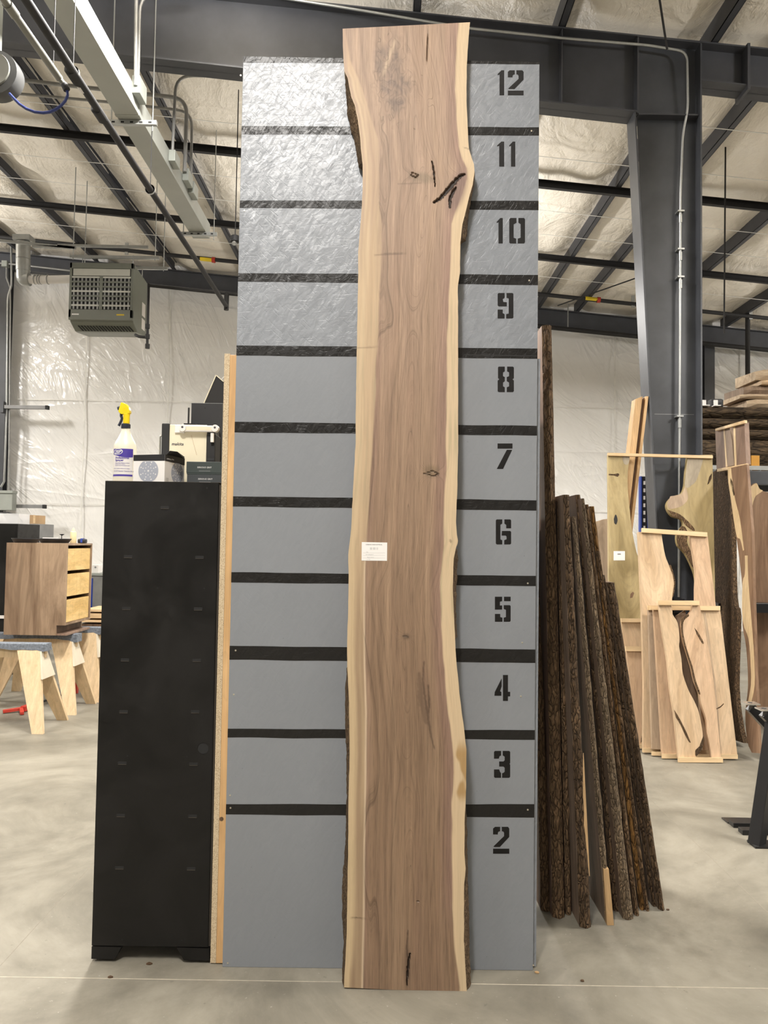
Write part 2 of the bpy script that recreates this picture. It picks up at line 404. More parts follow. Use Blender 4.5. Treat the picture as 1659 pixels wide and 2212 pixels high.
# ------------------------------------------------------------------ the building
plain('joint_dust', (.46,.41,.33), .9, 0, .15, 30)
plain('joint_faint', (.25,.225,.18), .9, 0, .15, 30)
XL, XR, YB, YW = -14.0, 15.0, -12.0, 15.45
RS, RZ = 0.09, 6.67                   # roof slope (falls to the right), purlin underside above x = 0
def zp(x): return RZ - RS*x
floor = struct(bx(XL, XR, YB, YW, -.15, 0).build('floor', 'concrete'), 'mottled grey concrete slab floor')
for a in ((XL, XR, 2.986, 2.9895), (-1.471, -1.469, YB, YW), (1.789, 1.791, YB, YW)):
    bx(*a, -.001, .0006).build('floor_joint', 'joint_dust' if a[0] == XL else 'joint_faint', floor)
def sheet_wall(name, p0, p1, h, nx, nz, seed, mat='wall_sheet', amp=.05):
    mb = MB(); p0 = Vector(p0); p1 = Vector(p1); d = p1-p0; nrm = Vector((-d.y, d.x, 0)).normalized()
    for j in range(nz+1):
        for i in range(nx+1):
            u = i/nx; p = p0 + d*u; hh = h(p.x); z = hh*j/nz
            q = (p.x+p.y)*.7
            o = amp*(n3(q*.9, z*.6, seed) + .5*n3(q*2.1+z*1.1, z*1.2, seed+3)) + .02*math.sin(z*3.1+q)
            mb.v.append(tuple(p + nrm*(o) + Vector((0,0,z))))
    for j in range(nz):
        for i in range(nx):
            a = j*(nx+1)+i; mb.f.append((a, a+1, a+nx+2, a+nx+1))
    o = mb.build(name, mat, smooth=80)
    return struct(o)
hr = lambda x: zp(x)+.3
sheet_wall('wall_back', (XR, YW, 0), (XL, YW, 0), hr, 180, 50, 1, amp=.03)['label'] = 'wrinkled white plastic insulation sheet covering the far wall'
sheet_wall('wall_left', (XL, YW, 0), (XL, YB, 0), hr, 40, 12, 5)
sheet_wall('wall_right', (XR, YB, 0), (XR, YW, 0), hr, 40, 12, 9)
sheet_wall('wall_front', (XL, YB, 0), (XR, YB, 0), hr, 40, 12, 13)
# roof: quilted insulation between purlins
PX = [-13.3,-11.8,-10.3,-8.8,-7.32,-5.82,-4.27,-2.78,-1.27,.24,1.6,3.03,3.80,5.26,6.75,8.25,9.75,11.25,12.75,14.3]
def ceil_z(x, y):
    b = zp(x) + .21
    for a, c in zip(PX, PX[1:]):
        if a <= x <= c:
            w_ = c-a; u = (x-a)/w_; s = min(1.0, math.sin(math.pi*u)*1.6)
            k = n3(a*1.7, y*.55, 2.0)
            s2 = .10+.05*k + .03*n3(x*1.3, y*1.1, 4.0) + .018*n3(x*4, y*1.6, 7.0) + .012*math.sin(y*5.2+3*n3(x*2,y*.7,1.0))
            fold = .02*abs(math.sin(y*2.05+a))**6
            return b - s*max(.02, s2)*min(1, w_/1.2) - fold*s
    return b
mb = MB(); NX, NY = 250, 190
for j in range(NY+1):
    y = YB + (YW-YB)*(j/NY)**.8
    for i in range(NX+1):
        x = XL + (XR-XL)*i/NX; mb.v.append((x, y, ceil_z(x, y)))
for j in range(NY):
    for i in range(NX):
        a = j*(NX+1)+i; mb.f.append((a, a+1, a+NX+2, a+NX+1))
ceiling = struct(mb.build('ceiling', 'insulation_roof', smooth=80), 'quilted white insulation blanket under the sloping metal roof')
for y in (5.3, 6.3, 8.3, 9.3, 10.77, 11.58, 13.35, 14.3):
    MB().bar((-9, y, zp(-9)-.004), (10, y+.12, zp(10)-.004), .014, .004).build('insulation_strap', 'white_strap', ceiling)
def steel(name, label, group=None):
    o = thing(name, label, 'steel beam', group=group); return o
names_p = {-5.82:'dark steel purlin at the far left of the roof', -4.27:'dark steel roof purlin crossing behind the unit heater',
           -2.78:'dark steel roof purlin running beside the grey cable duct', .24:'dark steel purlin seen above the walnut slab top',
           1.6:'dark steel purlin meeting the main rafter right of the slab', 3.03:'dark steel purlin left of the tapered column',
           3.80:'dark steel purlin crossing behind the tapered column', 5.26:'dark steel purlin at the right edge beyond the column'}
for x in PX[1:-1]:
    mb = MB(); z = zp(x)
    mb.box(x-.035, x+.035, YB+.05, 15.3, z, z+.006).box(x-.035, x-.029, YB+.05, 15.3, z, z+.205).box(x-.035, x+.035, YB+.05, 15.3, z+.199, z+.205).box(x+.029, x+.035, YB+.05, 15.3, z, z+.022)
    o = mb.build('roof_purlin', 'steel_dark')
    tag(o, names_p.get(x, 'dark steel roof purlin outside the picture'), 'purlin', 'roof purlins')
    if x not in names_p: struct(o)
# main rafter (I-section) over the column, spans along X at Y = 7.1
def ibeam(root, xa, xb, zb, zt, y, fw=.22, mat='steel_dark'):
    def seg(z0, z1, y0, y1):
        return MB().hexa([(xa,y0,z0(xa)),(xb,y0,z0(xb)),(xb,y1,z0(xb)),(xa,y1,z0(xa))], [(xa,y0,z1(xa)),(xb,y0,z1(xb)),(xb,y1,z1(xb)),(xa,y1,z1(xa))])
    seg(lambda x: zb(x), lambda x: zt(x), y-.005, y+.005).build('web', mat, root)
    seg(lambda x: zb(x), lambda x: zb(x)+.014, y-fw/2, y+fw/2).build('bottom_flange', mat, root)
    seg(lambda x: zt(x)-.014, lambda x: zt(x), y-fw/2, y+fw/2).build('top_flange', mat, root)
RY = 7.1
r1 = steel('roof_rafter', 'deep dark grey I-beam rafter running behind the numbered board')
ibeam(r1, XL+.2, 2.30, lambda x: 5.935-.098*x, lambda x: 6.655-.09*x, RY)
for x in (-4.3, 1.6):
    bx(x-.006, x+.006, RY-.10, RY-.006, 5.95-.098*x, 6.64-.09*x).build('stiffener', 'steel_dark', r1)
r2 = steel('roof_rafter', 'shorter dark grey I-beam rafter right of the tapered column')
ibeam(r2, 2.89, XR-.2, lambda x: 6.02-.13*(min(x,6.5)-2.89) - .09*max(0,x-6.5), lambda x: 6.655-.09*x, RY)
bx(3.32, 3.345, RY-.13, RY+.13, 5.93, 6.37).build('splice_plate', 'steel_dark', r2)
# tapered column
cR = 2.88
def cl(z): return 2.285 + (5.75-z)*.0535
c1 = thing('tapered_column', 'tall tapered dark grey steel column behind the leaning panels', 'column', (0,0,0))
MB().hexa([(cl(0),RY-.005,0),(cR,RY-.005,0),(cR,RY+.005,0),(cl(0),RY+.005,0)], [(2.30,RY-.005,6.44),(cR,RY-.005,6.38),(cR,RY+.005,6.38),(2.30,RY+.005,6.44)]).build('web', 'steel_column', c1)
MB().hexa([(cl(0)-.014,RY-.11,0),(cl(0),RY-.11,0),(cl(0),RY+.11,0),(cl(0)-.014,RY+.11,0)], [(cl(5.72)-.014,RY-.11,5.72),(cl(5.72),RY-.11,5.72),(cl(5.72),RY+.11,5.72),(cl(5.72)-.014,RY+.11,5.72)]).build('flange', 'steel_column', c1)
bx(2.30, 2.315, RY-.11, RY+.11, 5.70, 6.42).build('stiffener', 'steel_dark', c1)
bx(cR, cR+.014, RY-.13, RY+.13, 0, 6.36).build('flange', 'steel_column', c1)
MB().hexa([(2.30,RY-.11,6.428),(2.895,RY-.11,6.375),(2.895,RY+.11,6.375),(2.30,RY+.11,6.428)],[(2.30,RY-.11,6.448),(2.895,RY-.11,6.395),(2.895,RY+.11,6.395),(2.30,RY+.11,6.448)]).build('top_plate','steel_dark',c1)
bx(2.315, cR, RY-.10, RY+.10, 5.69, 5.704).build('cap_plate', 'steel_dark', c1)
bx(2.40, 2.98, RY-.16, RY+.16, 0, .02).build('base_plate', 'steel_dark', c1)
bx(2.50, 2.866, RY-.0065, RY-.0055, 2.9, 2.903).build('weld_seam', 'steel_galv', c1)
# crosswise roof braces (channels) under the purlins
for nm, Y, h_, lab in (('roof_brace', 10.0, .10, 'dark steel channel crossing under the purlins, nearest of the two'), ('roof_brace', 12.46, .10, 'dark steel channel crossing under the purlins, farther of the two')):
    mb = MB()
    mb.bar((XL+.3, Y, zp(XL+.3)-h_/2), (XR-.3, Y, zp(XR-.3)-h_/2), .006, h_).bar((XL+.3, Y-.03, zp(XL+.3)-h_), (XR-.3, Y-.03, zp(XR-.3)-h_), .06, .006)
    mb.bar((XL+.3, Y-.03, zp(XL+.3)-.004), (XR-.3, Y-.03, zp(XR-.3)-.004), .06, .006)
    tag(mb.build(nm, 'pipe_black'), lab, 'brace', 'roof braces')
# sprinkler main with tags, near the far wall
sp = thing('sprinkler_pipe', 'long black sprinkler pipe under the roof with yellow tags', 'pipe')
MB().cyl((XL+.3, 14.2, zp(XL)-.05), (XR-.3, 14.2, zp(XR)-.05), .038, 10).build('pipe', 'pipe_black', sp, smooth=40)
for px_, py_ in ((1278, 636), (447, 550)):
    p = at(px_, py_, 14.2); z = zp(p.x)-.05
    MB().cyl((p.x-.12, 14.2, z+.011), (p.x+.10, 14.2, z-.009), .042, 10).build('yellow_tag', 'yellow_tape', sp, smooth=40)
    MB().cyl((p.x+.10, 14.2, z-.009), (p.x+.16, 14.2, z-.0144), .055, 10).build('red_coupling', 'red_paint', sp, smooth=40)
for x in (-4.9, -2.0, 4.6, 6.8):
    z = zp(x)
    bx(x-.03, x+.03, 14.185, 14.215, z-.12, z+.1).build('hanger', 'steel_galv', sp)
lp = thing('sprinkler_pipe', 'black pipe line hung just below the far wall beam', 'pipe')
MB().cyl((2.0, 14.9, 6.22-.09*2.0), (XR-.4, 14.9, 6.22-.09*(XR-.4)), .045, 10).build('pipe', 'pipe_black', lp, smooth=40)
for x in (3.55, 6.05):
    MB().cyl((x, 14.9, 6.2-.09*x), (x, 14.9, zp(x)+.05), .012, 6).build('hanger_rod', 'steel_galv', lp)
# end-wall rafter and wall columns
er = steel('end_wall_rafter', 'dark steel beam along the top of the far wall')
ibeam(er, XL+.2, XR-.2, lambda x: 6.33-.09*x, lambda x: 6.665-.09*x, 15.2, .16)
def wallcol(x, lab):
    o = thing('wall_column', lab, 'column', (x, 15.2, 0)); h = 6.33-.09*x
    bx(-.1,.1,-.09,-.08,0,h).build('flange','steel_dark',o); bx(-.1,.1,.08,.09,0,h).build('flange','steel_dark',o); bx(-.006,.006,-.08,.08,0,h).build('web','steel_dark',o)
    return o
wallcol(6.42, 'dark steel wall post right of the tapered column')
wallcol(at(8, 800, 15.2).x, 'dark steel wall post at the left picture edge')
for x in (-13, 12.2): struct(wallcol(x, 'dark steel wall post outside the picture'))
# lamp housings
for i, (x, y, z, p, us) in enumerate(LAMPS):
    L = thing('high_bay_lamp', 'long white high-bay lamp hanging under the roof above the picture', 'lamp', (x, y, z), 'high-bay lamps')
    bx(-.24,.24,-.62,.62,.015,.09).build('housing', 'lamp_housing', L)
    MB().cyl((0,-.5,.09),(0,-.5,zp(x)-z),.004,6).build('cable','pipe_grey',L); MB().cyl((0,.5,.09),(0,.5,zp(x)-z),.004,6).build('cable','pipe_grey',L)

wb = bpy.data.objects['wall_back']
for px_ in (182, 362, 1328, 1600):
    x = at(px_, 900, 15.40).x; bx(x-.012, x+.012, 15.395, 15.402, .02, zp(x)-.3).build('sheet_seam', 'white_strap', wb)
for z_ in (2.35, 4.45):
    bx(XL+.3, XR-.3, 15.396, 15.402, z_-.006, z_+.006).build('sheet_seam', 'white_strap', wb)
# ------------------------------------------------------------------ numbered measuring board
BY, BYAW = 3.082, math.radians(.38)
board = thing('measuring_board', 'tall grey painted board with black foot stripes and stencilled numbers 2 to 12', 'display board', (0.003, BY, 0), rot=(0, 0, BYAW))
FT = .3048; HW = .6096
bx(-HW, HW, 0, .018, 0, 2.435).build('lower_sheet', 'osb_lower', board, bevel=.0015)
bx(-HW, HW, 0, .018, 2.438, 3.6576).build('upper_sheet', 'osb_grey', board, bevel=.0015)
def toboard(px, py):                  # photo pixel -> local board coordinates (x, z)
    c, s = math.cos(BYAW), math.sin(BYAW); d = ray(px, py)
    # plane: (p - o).n = 0, n = (-s, c, 0)
    o = Vector((.003, BY, 0)); n = Vector((-s, c, 0)); t = (o-CAMP).dot(n)/d.dot(n); p = CAMP + d*t - o
    return p.x*c + p.y*s, p.z
STR = [(12,(124,135),(125,139)), (11,(272,290),(275,293)), (10,(433,449),(434,454)), (9,(590,608),(594,616)), (8,(746,768),(753,775)),
       (7,(911,934),(920,941)), (6,(1072,1094),(1081,1103)), (5,(1236,1258),(1244,1266)), (4,(1395,1425),(1403,1432)), (3,(1574,1593),(1577,1598)), (2,(1737,1759),(1737,1766))]
for n_, (l0, l1), (r0, r1_) in STR:
    lx = 523 - (l0-119)*(45/1977); rx = 1169 - (r0-125)*(21/1968); NS = 28
    za0, zb0 = toboard(lx, l0)[1], toboard(rx, r0)[1]; za1, zb1 = toboard(lx, l1)[1], toboard(rx, r1_)[1]
    if n_ == 12: za0 = zb0 = 3.6576
    mb = MB(); top = []; bot = []
    for i in range(NS+1):
        u = i/NS; x = lerp(-HW, HW, u)
        top.append((x, -.0006, lerp(za0, zb0, u) + (.0022*n3(u*7, n_, 0) if n_ < 12 else 0))); bot.append((x, -.0006, lerp(za1, zb1, u) + .0022*n3(u*7, n_, 5)))
    mb.v = top+bot; mb.f = [(i, i+NS+1, i+NS+2, i+1) for i in range(NS)]
    mb.build('foot_stripe', 'stripe_black', board)
bx(-HW, HW, -.0009, .0, 2.434, 2.4385).build('sheet_seam', 'black_matte', board)
# stencil numerals: polygons in a 0..1 (x) by 0..1.6 (y, up) cell
def rr(x0, y0, x1, y1): return [(x0,y0),(x1,y0),(x1,y1),(x0,y1)]
DIG = {
 '1': [[(.12,0),(.42,0),(.42,1.6),(.25,1.6),(.0,1.36),(.0,1.28),(.12,1.33)]],
 '2': [[(.0,1.15),(.30,1.15),(.30,1.25),(.36,1.33),(.44,1.33),(.44,1.6),(.12,1.6),(.0,1.5)],
       [(.54,1.6),(.92,1.6),(1.0,1.5),(1.0,1.0),(.42,.40),(.10,.40),(.02,.43),(.68,1.05),(.68,1.25),(.62,1.33),(.54,1.33)], rr(0,0,1.0,.30)],
 '3': [[(.0,1.14),(.30,1.14),(.34,1.28),(.44,1.33),(.44,1.6),(.06,1.6),(0,1.54)], [(.54,1.33),(.66,1.26),(.66,1.04),(.58,.97),(.32,.97),(.32,.67),(.58,.67),(.66,.6),(.66,.36),(.56,.28),(.5,.28),(.5,0),(.94,0),(1.0,.06),(1.0,.78),(.96,.83),(1.0,.88),(1.0,1.54),(.94,1.6),(.54,1.6)],
       [(0,.5),(.32,.5),(.38,.34),(.44,.28),(.44,.0),(.06,0),(0,.06)]],
 '4': [[(.0,.32),(.44,.32),(.44,.55),(.36,.60),(.46,.9),(.46,1.4),(.42,1.32),(.02,.55)], [(.54,0),(.86,0),(.86,.28),(1.0,.28),(1.0,.56),(.86,.56),(.86,1.6),(.54,1.6)]],
 '5': [[(.0,.78),(.46,.78),(.46,1.04),(.32,1.04),(.32,1.28),(.46,1.32),(.46,1.6),(0,1.6)], rr(.58,1.32,1.0,1.6), [(.56,1.06),(.95,1.06),(1.0,1.0),(1.0,.06),(.95,0),(.56,0),(.56,.26),(.70,.30),(.70,.76),(.56,.82)], [(0,0),(.48,0),(.48,.26),(.34,.3),(.34,.5),(0,.5)]],
 '6': [[(.06,0),(.42,0),(.42,.27),(.30,.32),(.30,1.26),(.42,1.33),(.42,1.6),(.06,1.6),(0,1.54),(0,.06)], [(.56,1.33),(.68,1.25),(.68,1.03),(1.0,1.03),(1.0,1.54),(.94,1.6),(.56,1.6)], [(.38,.57),(.64,.57),(.70,.5),(.70,.33),(.55,.27),(.55,0),(.94,0),(1.0,.06),(1.0,.8),(.94,.86),(.40,.86)]],
 '7': [[(.05,1.28),(1.0,1.28),(1.0,1.6),(.05,1.6)], [(0,0),(.40,0),(.98,1.2),(.64,1.2)]],
 '8': [[(.06,0),(.44,0),(.44,.3),(.33,.36),(.33,.60),(.44,.68),(.44,.94),(.33,1.0),(.33,1.24),(.44,1.3),(.44,1.6),(.06,1.6),(.02,1.54),(.02,.88),(.10,.80),(.0,.72),(0,.06)],
       [(.56,0),(.94,0),(1.0,.06),(1.0,.72),(.92,.8),(1.0,.88),(1.0,1.54),(.94,1.6),(.58,1.6),(.58,1.3),(.70,1.24),(.70,1.0),(.56,.94),(.56,.68),(.70,.6),(.70,.36),(.56,.3)]],
 '9': [[(.06,.76),(.58,.76),(.58,1.02),(.36,1.04),(.32,1.22),(.44,1.3),(.44,1.6),(.06,1.6),(0,1.54),(0,.82)], [(.56,1.3),(.70,1.26),(.70,.3),(.54,.27),(.54,0),(.94,0),(1.0,.06),(1.0,1.54),(.94,1.6),(.56,1.6)], [(0,0),(.44,0),(.44,.27),(.32,.34),(.32,.56),(0,.56)]],
 '0': [[(.06,0),(.44,0),(.44,.30),(.28,.36),(.28,1.2),(.46,1.3),(.46,1.6),(.08,1.6),(0,1.52),(0,.06)], [(.54,0),(.94,0),(1.0,.08),(1.0,1.52),(.94,1.6),(.58,1.6),(.58,1.3),(.72,1.22),(.72,.36),(.54,.30)]],
}
NUM = [('12', [('1',1075,1089), ('2',1097,1131)], 152, 206), ('11', [('1',1074,1089), ('1',1100,1113)], 306, 360), ('10', [('1',1073,1086), ('0',1100,1134)], 471, 526),
       ('9', [('9',1075,1109)], 633, 688), ('8', [('8',1075,1110)], 792, 847), ('7', [('7',1073,1107)], 958, 1013), ('6', [('6',1071,1104)], 1122, 1176), ('5', [('5',1069,1103)], 1289, 1343),
       ('4', [('4',1068,1102)], 1458, 1514), ('3', [('3',1067,1102)], 1622, 1680), ('2', [('2',1065,1100)], 1786, 1844)]
import bmesh
for txt, ds, y0, y1 in NUM:
    mb = MB(); wob = random.Random(hash(txt) % 99 + 3)
    for dch, x0, x1 in ds:
        wu = .42 if dch == '1' else 1.0
        for poly in DIG[dch]:
            pts = []
            for u, v_ in poly:
                a, z = toboard(lerp(x0, x1, u/wu), lerp(y1, y0, v_/1.6))
                pts.append(Vector((a, -.0007, z)))
            b_ = len(mb.v); mb.v += [tuple(p) for p in pts]; mb.f.append(tuple(range(b_, b_+len(pts))))
    o = mb.build('stencil_numeral', 'paint_black', board); o['label'] = 'black stencilled number ' + txt
    b_ = bmesh.new(); b_.from_mesh(o.data); bmesh.ops.triangulate(b_, faces=b_.faces); b_.to_mesh(o.data); b_.free()
# studs of the support box behind the board and its left and right side sheets
for x0, x1, h_ in ((-.639, -.590, 2.425), (.57, .608, 2.43), (-.02, .02, 2.43)):
    bx(x0, x1, .0185, .107, .004, h_).build('stud', 'pine', board, bevel=.002)
MB().cyl((-.630,.0178,.565), (-.630,.021,.565), .0085, 10).build('knot', 'walnut_dark', board)
bx(-.6615, -.6395, .02, .64, .004, 2.43).build('side_sheet', 'particle', board)
bx(.6085, .626, .022, .64, .004, 2.43).build('side_sheet', 'osb_grey', board)
bx(-.639, .608, .60, .638, .004, .093).build('rail', 'pine', board); bx(-.639, .608, .60, .638, 2.33, 2.42).build('rail', 'pine', board)
for px_, py_ in ((520,163),(509,1405),(505,1500),(497,1718),(498,1745),(492,2080),(1152,2085),(1140,1260),(1148,283),(1143,606),(1140,1749),(528,455),(1125,1504),(1128,1388)):
    a, z = toboard(px_, py_)
    MB().lathe([(.0035,-.0015),(.0035,.0)], (a, 0, z), 8, 'Y').build('screw_head', 'screw', board)

# ------------------------------------------------------------------ feature walnut slab
LE = [(62,740),(110,741),(153,743.5),(169,751),(210,759),(227,766),(260,773),(296,778),(320,779.5),(355,783.5),(402,783.5),(443,781.5),(490,778.5),(544,773.7),(599,773.7),(686,772),(776,770.5),(889,768.5),(957,768),(1008,765.5),(1087,761),(1143,758.8),(1180,754),(1198,752.4),(1245,753),(1324,752),(1381,750),(1437,750),(1506,753.6),(1629,755.4),(1717,753),(1841,752),(1929,750.4),(2017,748.7),(2133,743)]
RE = [(48,1015.5),(81,1012),(153,1008),(214,1007.4),(266,1010),(305,1011.5),(320,1013),(341,1019),(355,1023.8),(372,1024.8),(398,1021.3),(427,1013),(460,1005),(484,998.7),(525,994.6),(587,993.6),(600,992),(618,989),(686,989.7),(799,989.7),(957,989.7),(1053,988),(1128,985),(1155,987),(1168,989.3),(1175,988),(1182,985),(1207,980),(1268,978),(1347,981.4),(1418,985),(1499,992.7),(1576,1002.5),(1619,1007.5),(1700,1006.8),(1770,1004),(1841,1003),(1876,1006),(1911,1002.5),(2035,1002.5),(2105,1006),(2146,1008.5)]
HL = [(62,745),(130,758),(200,786),(260,804),(300,818),(361,820),(443,820),(484,827),(546,825),(595,823),(641,821),(686,818.6),(754,815),(844,812),(934,808),(985,805),(1053,799.4),(1155,793.8),(1222,788),(1324,787),(1435,788),(1541,791),(1682,790),(1823,787.4),(1964,786.4),(2133,783)]
HR = [(48,990),(71,988.5),(132,984.4),(194,982),(255,986.5),(317,990.5),(345,998.7),(363,1007),(386,1008),(419,998.7),(454,984.4),(484,976),(536,973),(587,972),(618,971),(686,966.7),(776,965.5),(889,963),(1008,963),(1076,960),(1143,957.6),(1180,957.6),(1256,951),(1347,953),(1426,957.6),(1541,968),(1604,977),(1668,979.6),(1735,976),(1841,976),(1964,976.8),(2052,982),(2133,992.7)]
SY0 = fl(875, 2139).y; SK = (3.082-.055 - .006 - SY0)/3.66   # leans back onto the board top
STH = .052
slab = thing('live_edge_slab', 'very tall live-edge walnut slab with pale sapwood edges leaning on the numbered board', 'wood slab', (0.1, SY0+.03, 0))
def onslab(px, py): return onplane(px, py, SY0, SK)
LOC = Vector(slab.location)
SN = Vector((0, 1, -SK)).normalized()         # points away from the camera
U0 = [(62,880),(250,905),(400,925),(480,916),(600,910),(690,908),(800,900),(950,893),(1000,891),(1100,884),(1200,876),(1290,858),(1400,872),(1550,883),(1650,888),(1750,890),(1850,889),(2000,892),(2133,896)]
DD = [(62,80),(200,64),(300,56),(400,26),(470,12),(590,44),(690,74),(760,60),(900,40),(1050,28),(1200,20),(1290,9),(1330,10),(1480,22),(1580,44),(1670,62),(1760,44),(1860,24),(1950,10),(2133,6)]
def seg_d(x, y, pts):
    best = 1e9; bt = 0
    for i, ((ax, ay), (b_x, by_)) in enumerate(zip(pts, pts[1:])):
        dx, dy = b_x-ax, by_-ay; L2 = dx*dx+dy*dy; t_ = max(0, min(1, ((x-ax)*dx+(y-ay)*dy)/L2))
        d_ = math.hypot(x-ax-dx*t_, y-ay-dy*t_)
        if d_ < best: best = d_; bt = (i+t_)/(len(pts)-1)
    return best, bt
CR = [([(933,347),(936,362),(938,378),(940,402)],1.6,1.0), ([(1003,376),(996,379),(988,386),(976,400),(962,417),(950,429),(938,437)],4.6,1.0), ([(985,404),(977,418),(972,432),(972,448)],3.6,1.0),
      ([(889,372),(904,378),(898,383),(888,379),(890,372)],1.3,.75), ([(926,55),(924,90),(921,140)],.9,.8),
      ([(879,2130),(880,2105),(882,2080),(886,2060)],2.3,1.0), ([(883,2100),(879,2050),(881,2010)],1.6,.6), ([(916,1430),(913,1470),(918,1510),(924,1545),(931,1590),(938,1616)],2.6,.5), ([(925,1480),(927,1520),(926,1540)],1.8,.6), ([(905,1455),(910,1510),(920,1560)],7.0,.32),
      ([(915,1023),(926,1021),(934,1017),(948,1024),(936,1029),(926,1025),(915,1023)],1.5,.7), ([(871,1374),(882,1376)],2.2,.6), ([(901,1947),(905,1948)],1.8,.7), ([(911,163),(911,163.5)],1.6,.8), ([(895,279),(896,279.5)],1.5,.6),
      ([(808,552),(830,549),(858,548),(878,547)],1.8,.4), ([(772,751),(800,750),(818,749)],1.2,.35), ([(752,1983),(770,1983),(795,1985)],1.0,.6), ([(973,1166),(974,1172)],3.0,.4), ([(859,398),(885,397),(910,396)],1.2,.3), ([(1013,322),(1000,318)],1.0,.4)]
KN = [(934,1022,26,14), (902,378,30,14), (1000,380,26,18), (876,1375,16,10), (904,1947,10,7), (918,223,13,16)]   # swirl centres
mix3 = lambda a, b, k: tuple(p+(q-p)*k for p, q in zip(a, b))
def slab_color(x, y, l, r):
    hl, hrr = interp(HL, y), interp(HR, y)
    w1 = 2.2*n3(y*.02, x*.03, 3.3); sapL = 1-sstep(hl-3, hl+1.5, x+w1); sapR = sstep(hrr-1.5, hrr+2.5, x+w1)
    low = sstep(900, 1500, y); up = 1-sstep(500, 800, y)
    heart = mix3((.365,.252,.178), (.225,.145,.09), sstep(350, 1600, y)*.9)  # browner lower down, darkened further to paint in the falloff of lamp light
    # streak bands following the slab
    u = (x-l)/(r-l)
    s = n3(u*9, y*.0016, 1.0); heart = mix3(heart, (.255,.16,.11), max(0, s)*.6); s = n3(u*14+7, y*.0012, 2.0); heart = mix3(heart, (.44,.305,.195), max(0, s)*.5)
    s = n3(u*42, y*.0022, 21.0); heart = mix3(heart, (.23,.145,.095) if s > 0 else (.43,.30,.20), min(1, abs(s)*1.0)*.42)
    s = n3(u*85, y*.004, 23.0); heart = mix3(heart, (.22,.14,.092), max(0, s)*.45)
    heart = mix3(heart, (.29,.175,.145), .5*(1-sstep(0, 34, hrr-x))*(1-sstep(1900,2050,y)))      # plum band beside the right sapwood
    heart = mix3(heart, (.27,.165,.13), .35*(1-sstep(0, 16, x-hl))*sstep(600,800,y))
    c = heart
    sap_out = mix3((.53,.40,.255), (.54,.41,.25), low); s = n3(u*70, y*.005, 31.0); sap_out = mix3(sap_out, (.40,.28,.165), max(0, s)*.55)
    dl = x-l; inner = sstep(.22, .62, dl/max(6, hl-l))
    tan = mix3((.44,.315,.20), (.33,.232,.145), sstep(1000,1500,y))
    st = sap_out
    k = inner*(.70 + .30*sstep(1100,1420,y))*(.95+.5*n3(u*30, y*.004, 9.0))
    st = mix3(st, tan, max(0, min(1, k)))
    st = mix3(st, (.42,.29,.175), .55*up*max(0, n3(u*26, y*.004, 4.0)+.1)*2*sstep(360,420,y))
    st = mix3(st, (.40,.255,.165), .75*(1-sstep(62,190,y)))
    st = mix3(st, (.30,.27,.17), .5*max(0, n3(u*40, y*.01, 11.0))*(1-sstep(1150,1250,y))*sstep(640,700,y))
    hb = 1-sstep(420, 700, y); st = mix3(st, heart, hb*max(0, min(.85, .42 + .9*n3(u*34, y*.0045, 17.0))))
    c = mix3(c, st, sapL)
    sr = mix3((.58,.445,.29), (.60,.46,.295), low); s = n3(u*80, y*.005, 33.0); sr = mix3(sr, (.46,.33,.20), max(0, s)*.5); sr = mix3(sr, (.36,.31,.19), .9*max(0, n3(u*40, y*.008, 6.0))*(1-sstep(1300,1400,y))*sstep(600,700,y))
    sr = mix3(sr, (.37,.225,.085), .85*sstep(1590,1630,y)*(1-sstep(1710,1740,y))*sstep(-.15,.25,n3(x*.05,y*.03,2)+ (x-(hrr+r)/2)/24))
    c = mix3(c, sr, sapR)
    # pale line at the left heart boundary in the lower half
    pl = math.exp(-((x-hl+.5)/1.9)**2)*sstep(1150,1230,y); c = mix3(c, (.64,.50,.35), pl*.95)
    # purple-grey burl high up
    d_ = math.hypot((x-845-(y-150)*.12)/34, (y-165)/95); bz = (1-sstep(.55, 1.15, d_+.45*n3(x*.045, y*.03, 8.0)))
    c = mix3(c, (.20,.143,.112), bz*(.45+.55*max(0, n3(x*.11+3*n3(x*.04,y*.03,2), y*.07, 12.0)+.35)))
    ls = math.exp(-((x-(812-(y-62)*.35+50))/4.5)**2)*sstep(75,95,y)*(1-sstep(150,175,y)); c = mix3(c, (.50,.37,.25), ls*.7)
    c = mix3(c, (.22,.165,.11), .7*(1-sstep(.3, 1.0, math.hypot((x-912)/36, (y-384-(x-912)*.12)/17))))      # greenish stain
    c = mix3(c, (.215,.14,.115), .8*(1-sstep(.4, 1.1, math.hypot((x-990-(400-y)*.25)/25, (y-412)/62))))
    c = mix3(c, (.20,.125,.085), .45*(1-sstep(.3, 1.0, math.hypot((x-921-(y-1510)*.07)/18, (y-1500)/110))))
    c = mix3(c, (.20,.14,.085), .75*(1-sstep(.3, 1.0, math.hypot((x-932)/24, (y-1018)/19))))
    c = mix3(c, (.16,.11,.075), .7*(1-sstep(.3, 1.0, math.hypot((x-877)/14, (y-1375)/10))))
    c = mix3(c, (.15,.095,.065), .6*(1-sstep(.3, 1.0, math.hypot((x-879)/13, (y-2085)/60))))
    c = mix3(c, (.22,.14,.09), .5*sstep(2040,2133,y)*(1-sstep(0, 22, x-l-14))*sstep(8,16,x-l))
    dark = 0.0; deep = 0.0
    for pts, wd, k in CR:
        if pts[0][1]-70 > y > 3000: continue
        ys = [p[1] for p in pts]
        if not (min(ys)-12 < y < max(ys)+12): continue
        d_, t_ = seg_d(x, y, pts); ww = wd*(1-.55*abs(2*t_-1))*(.8+.5*n3(x*.2, y*.15, 1.0))
        q = (1-sstep(ww*.7, ww*1.9+.6, d_))*k
        if q > dark: dark = q
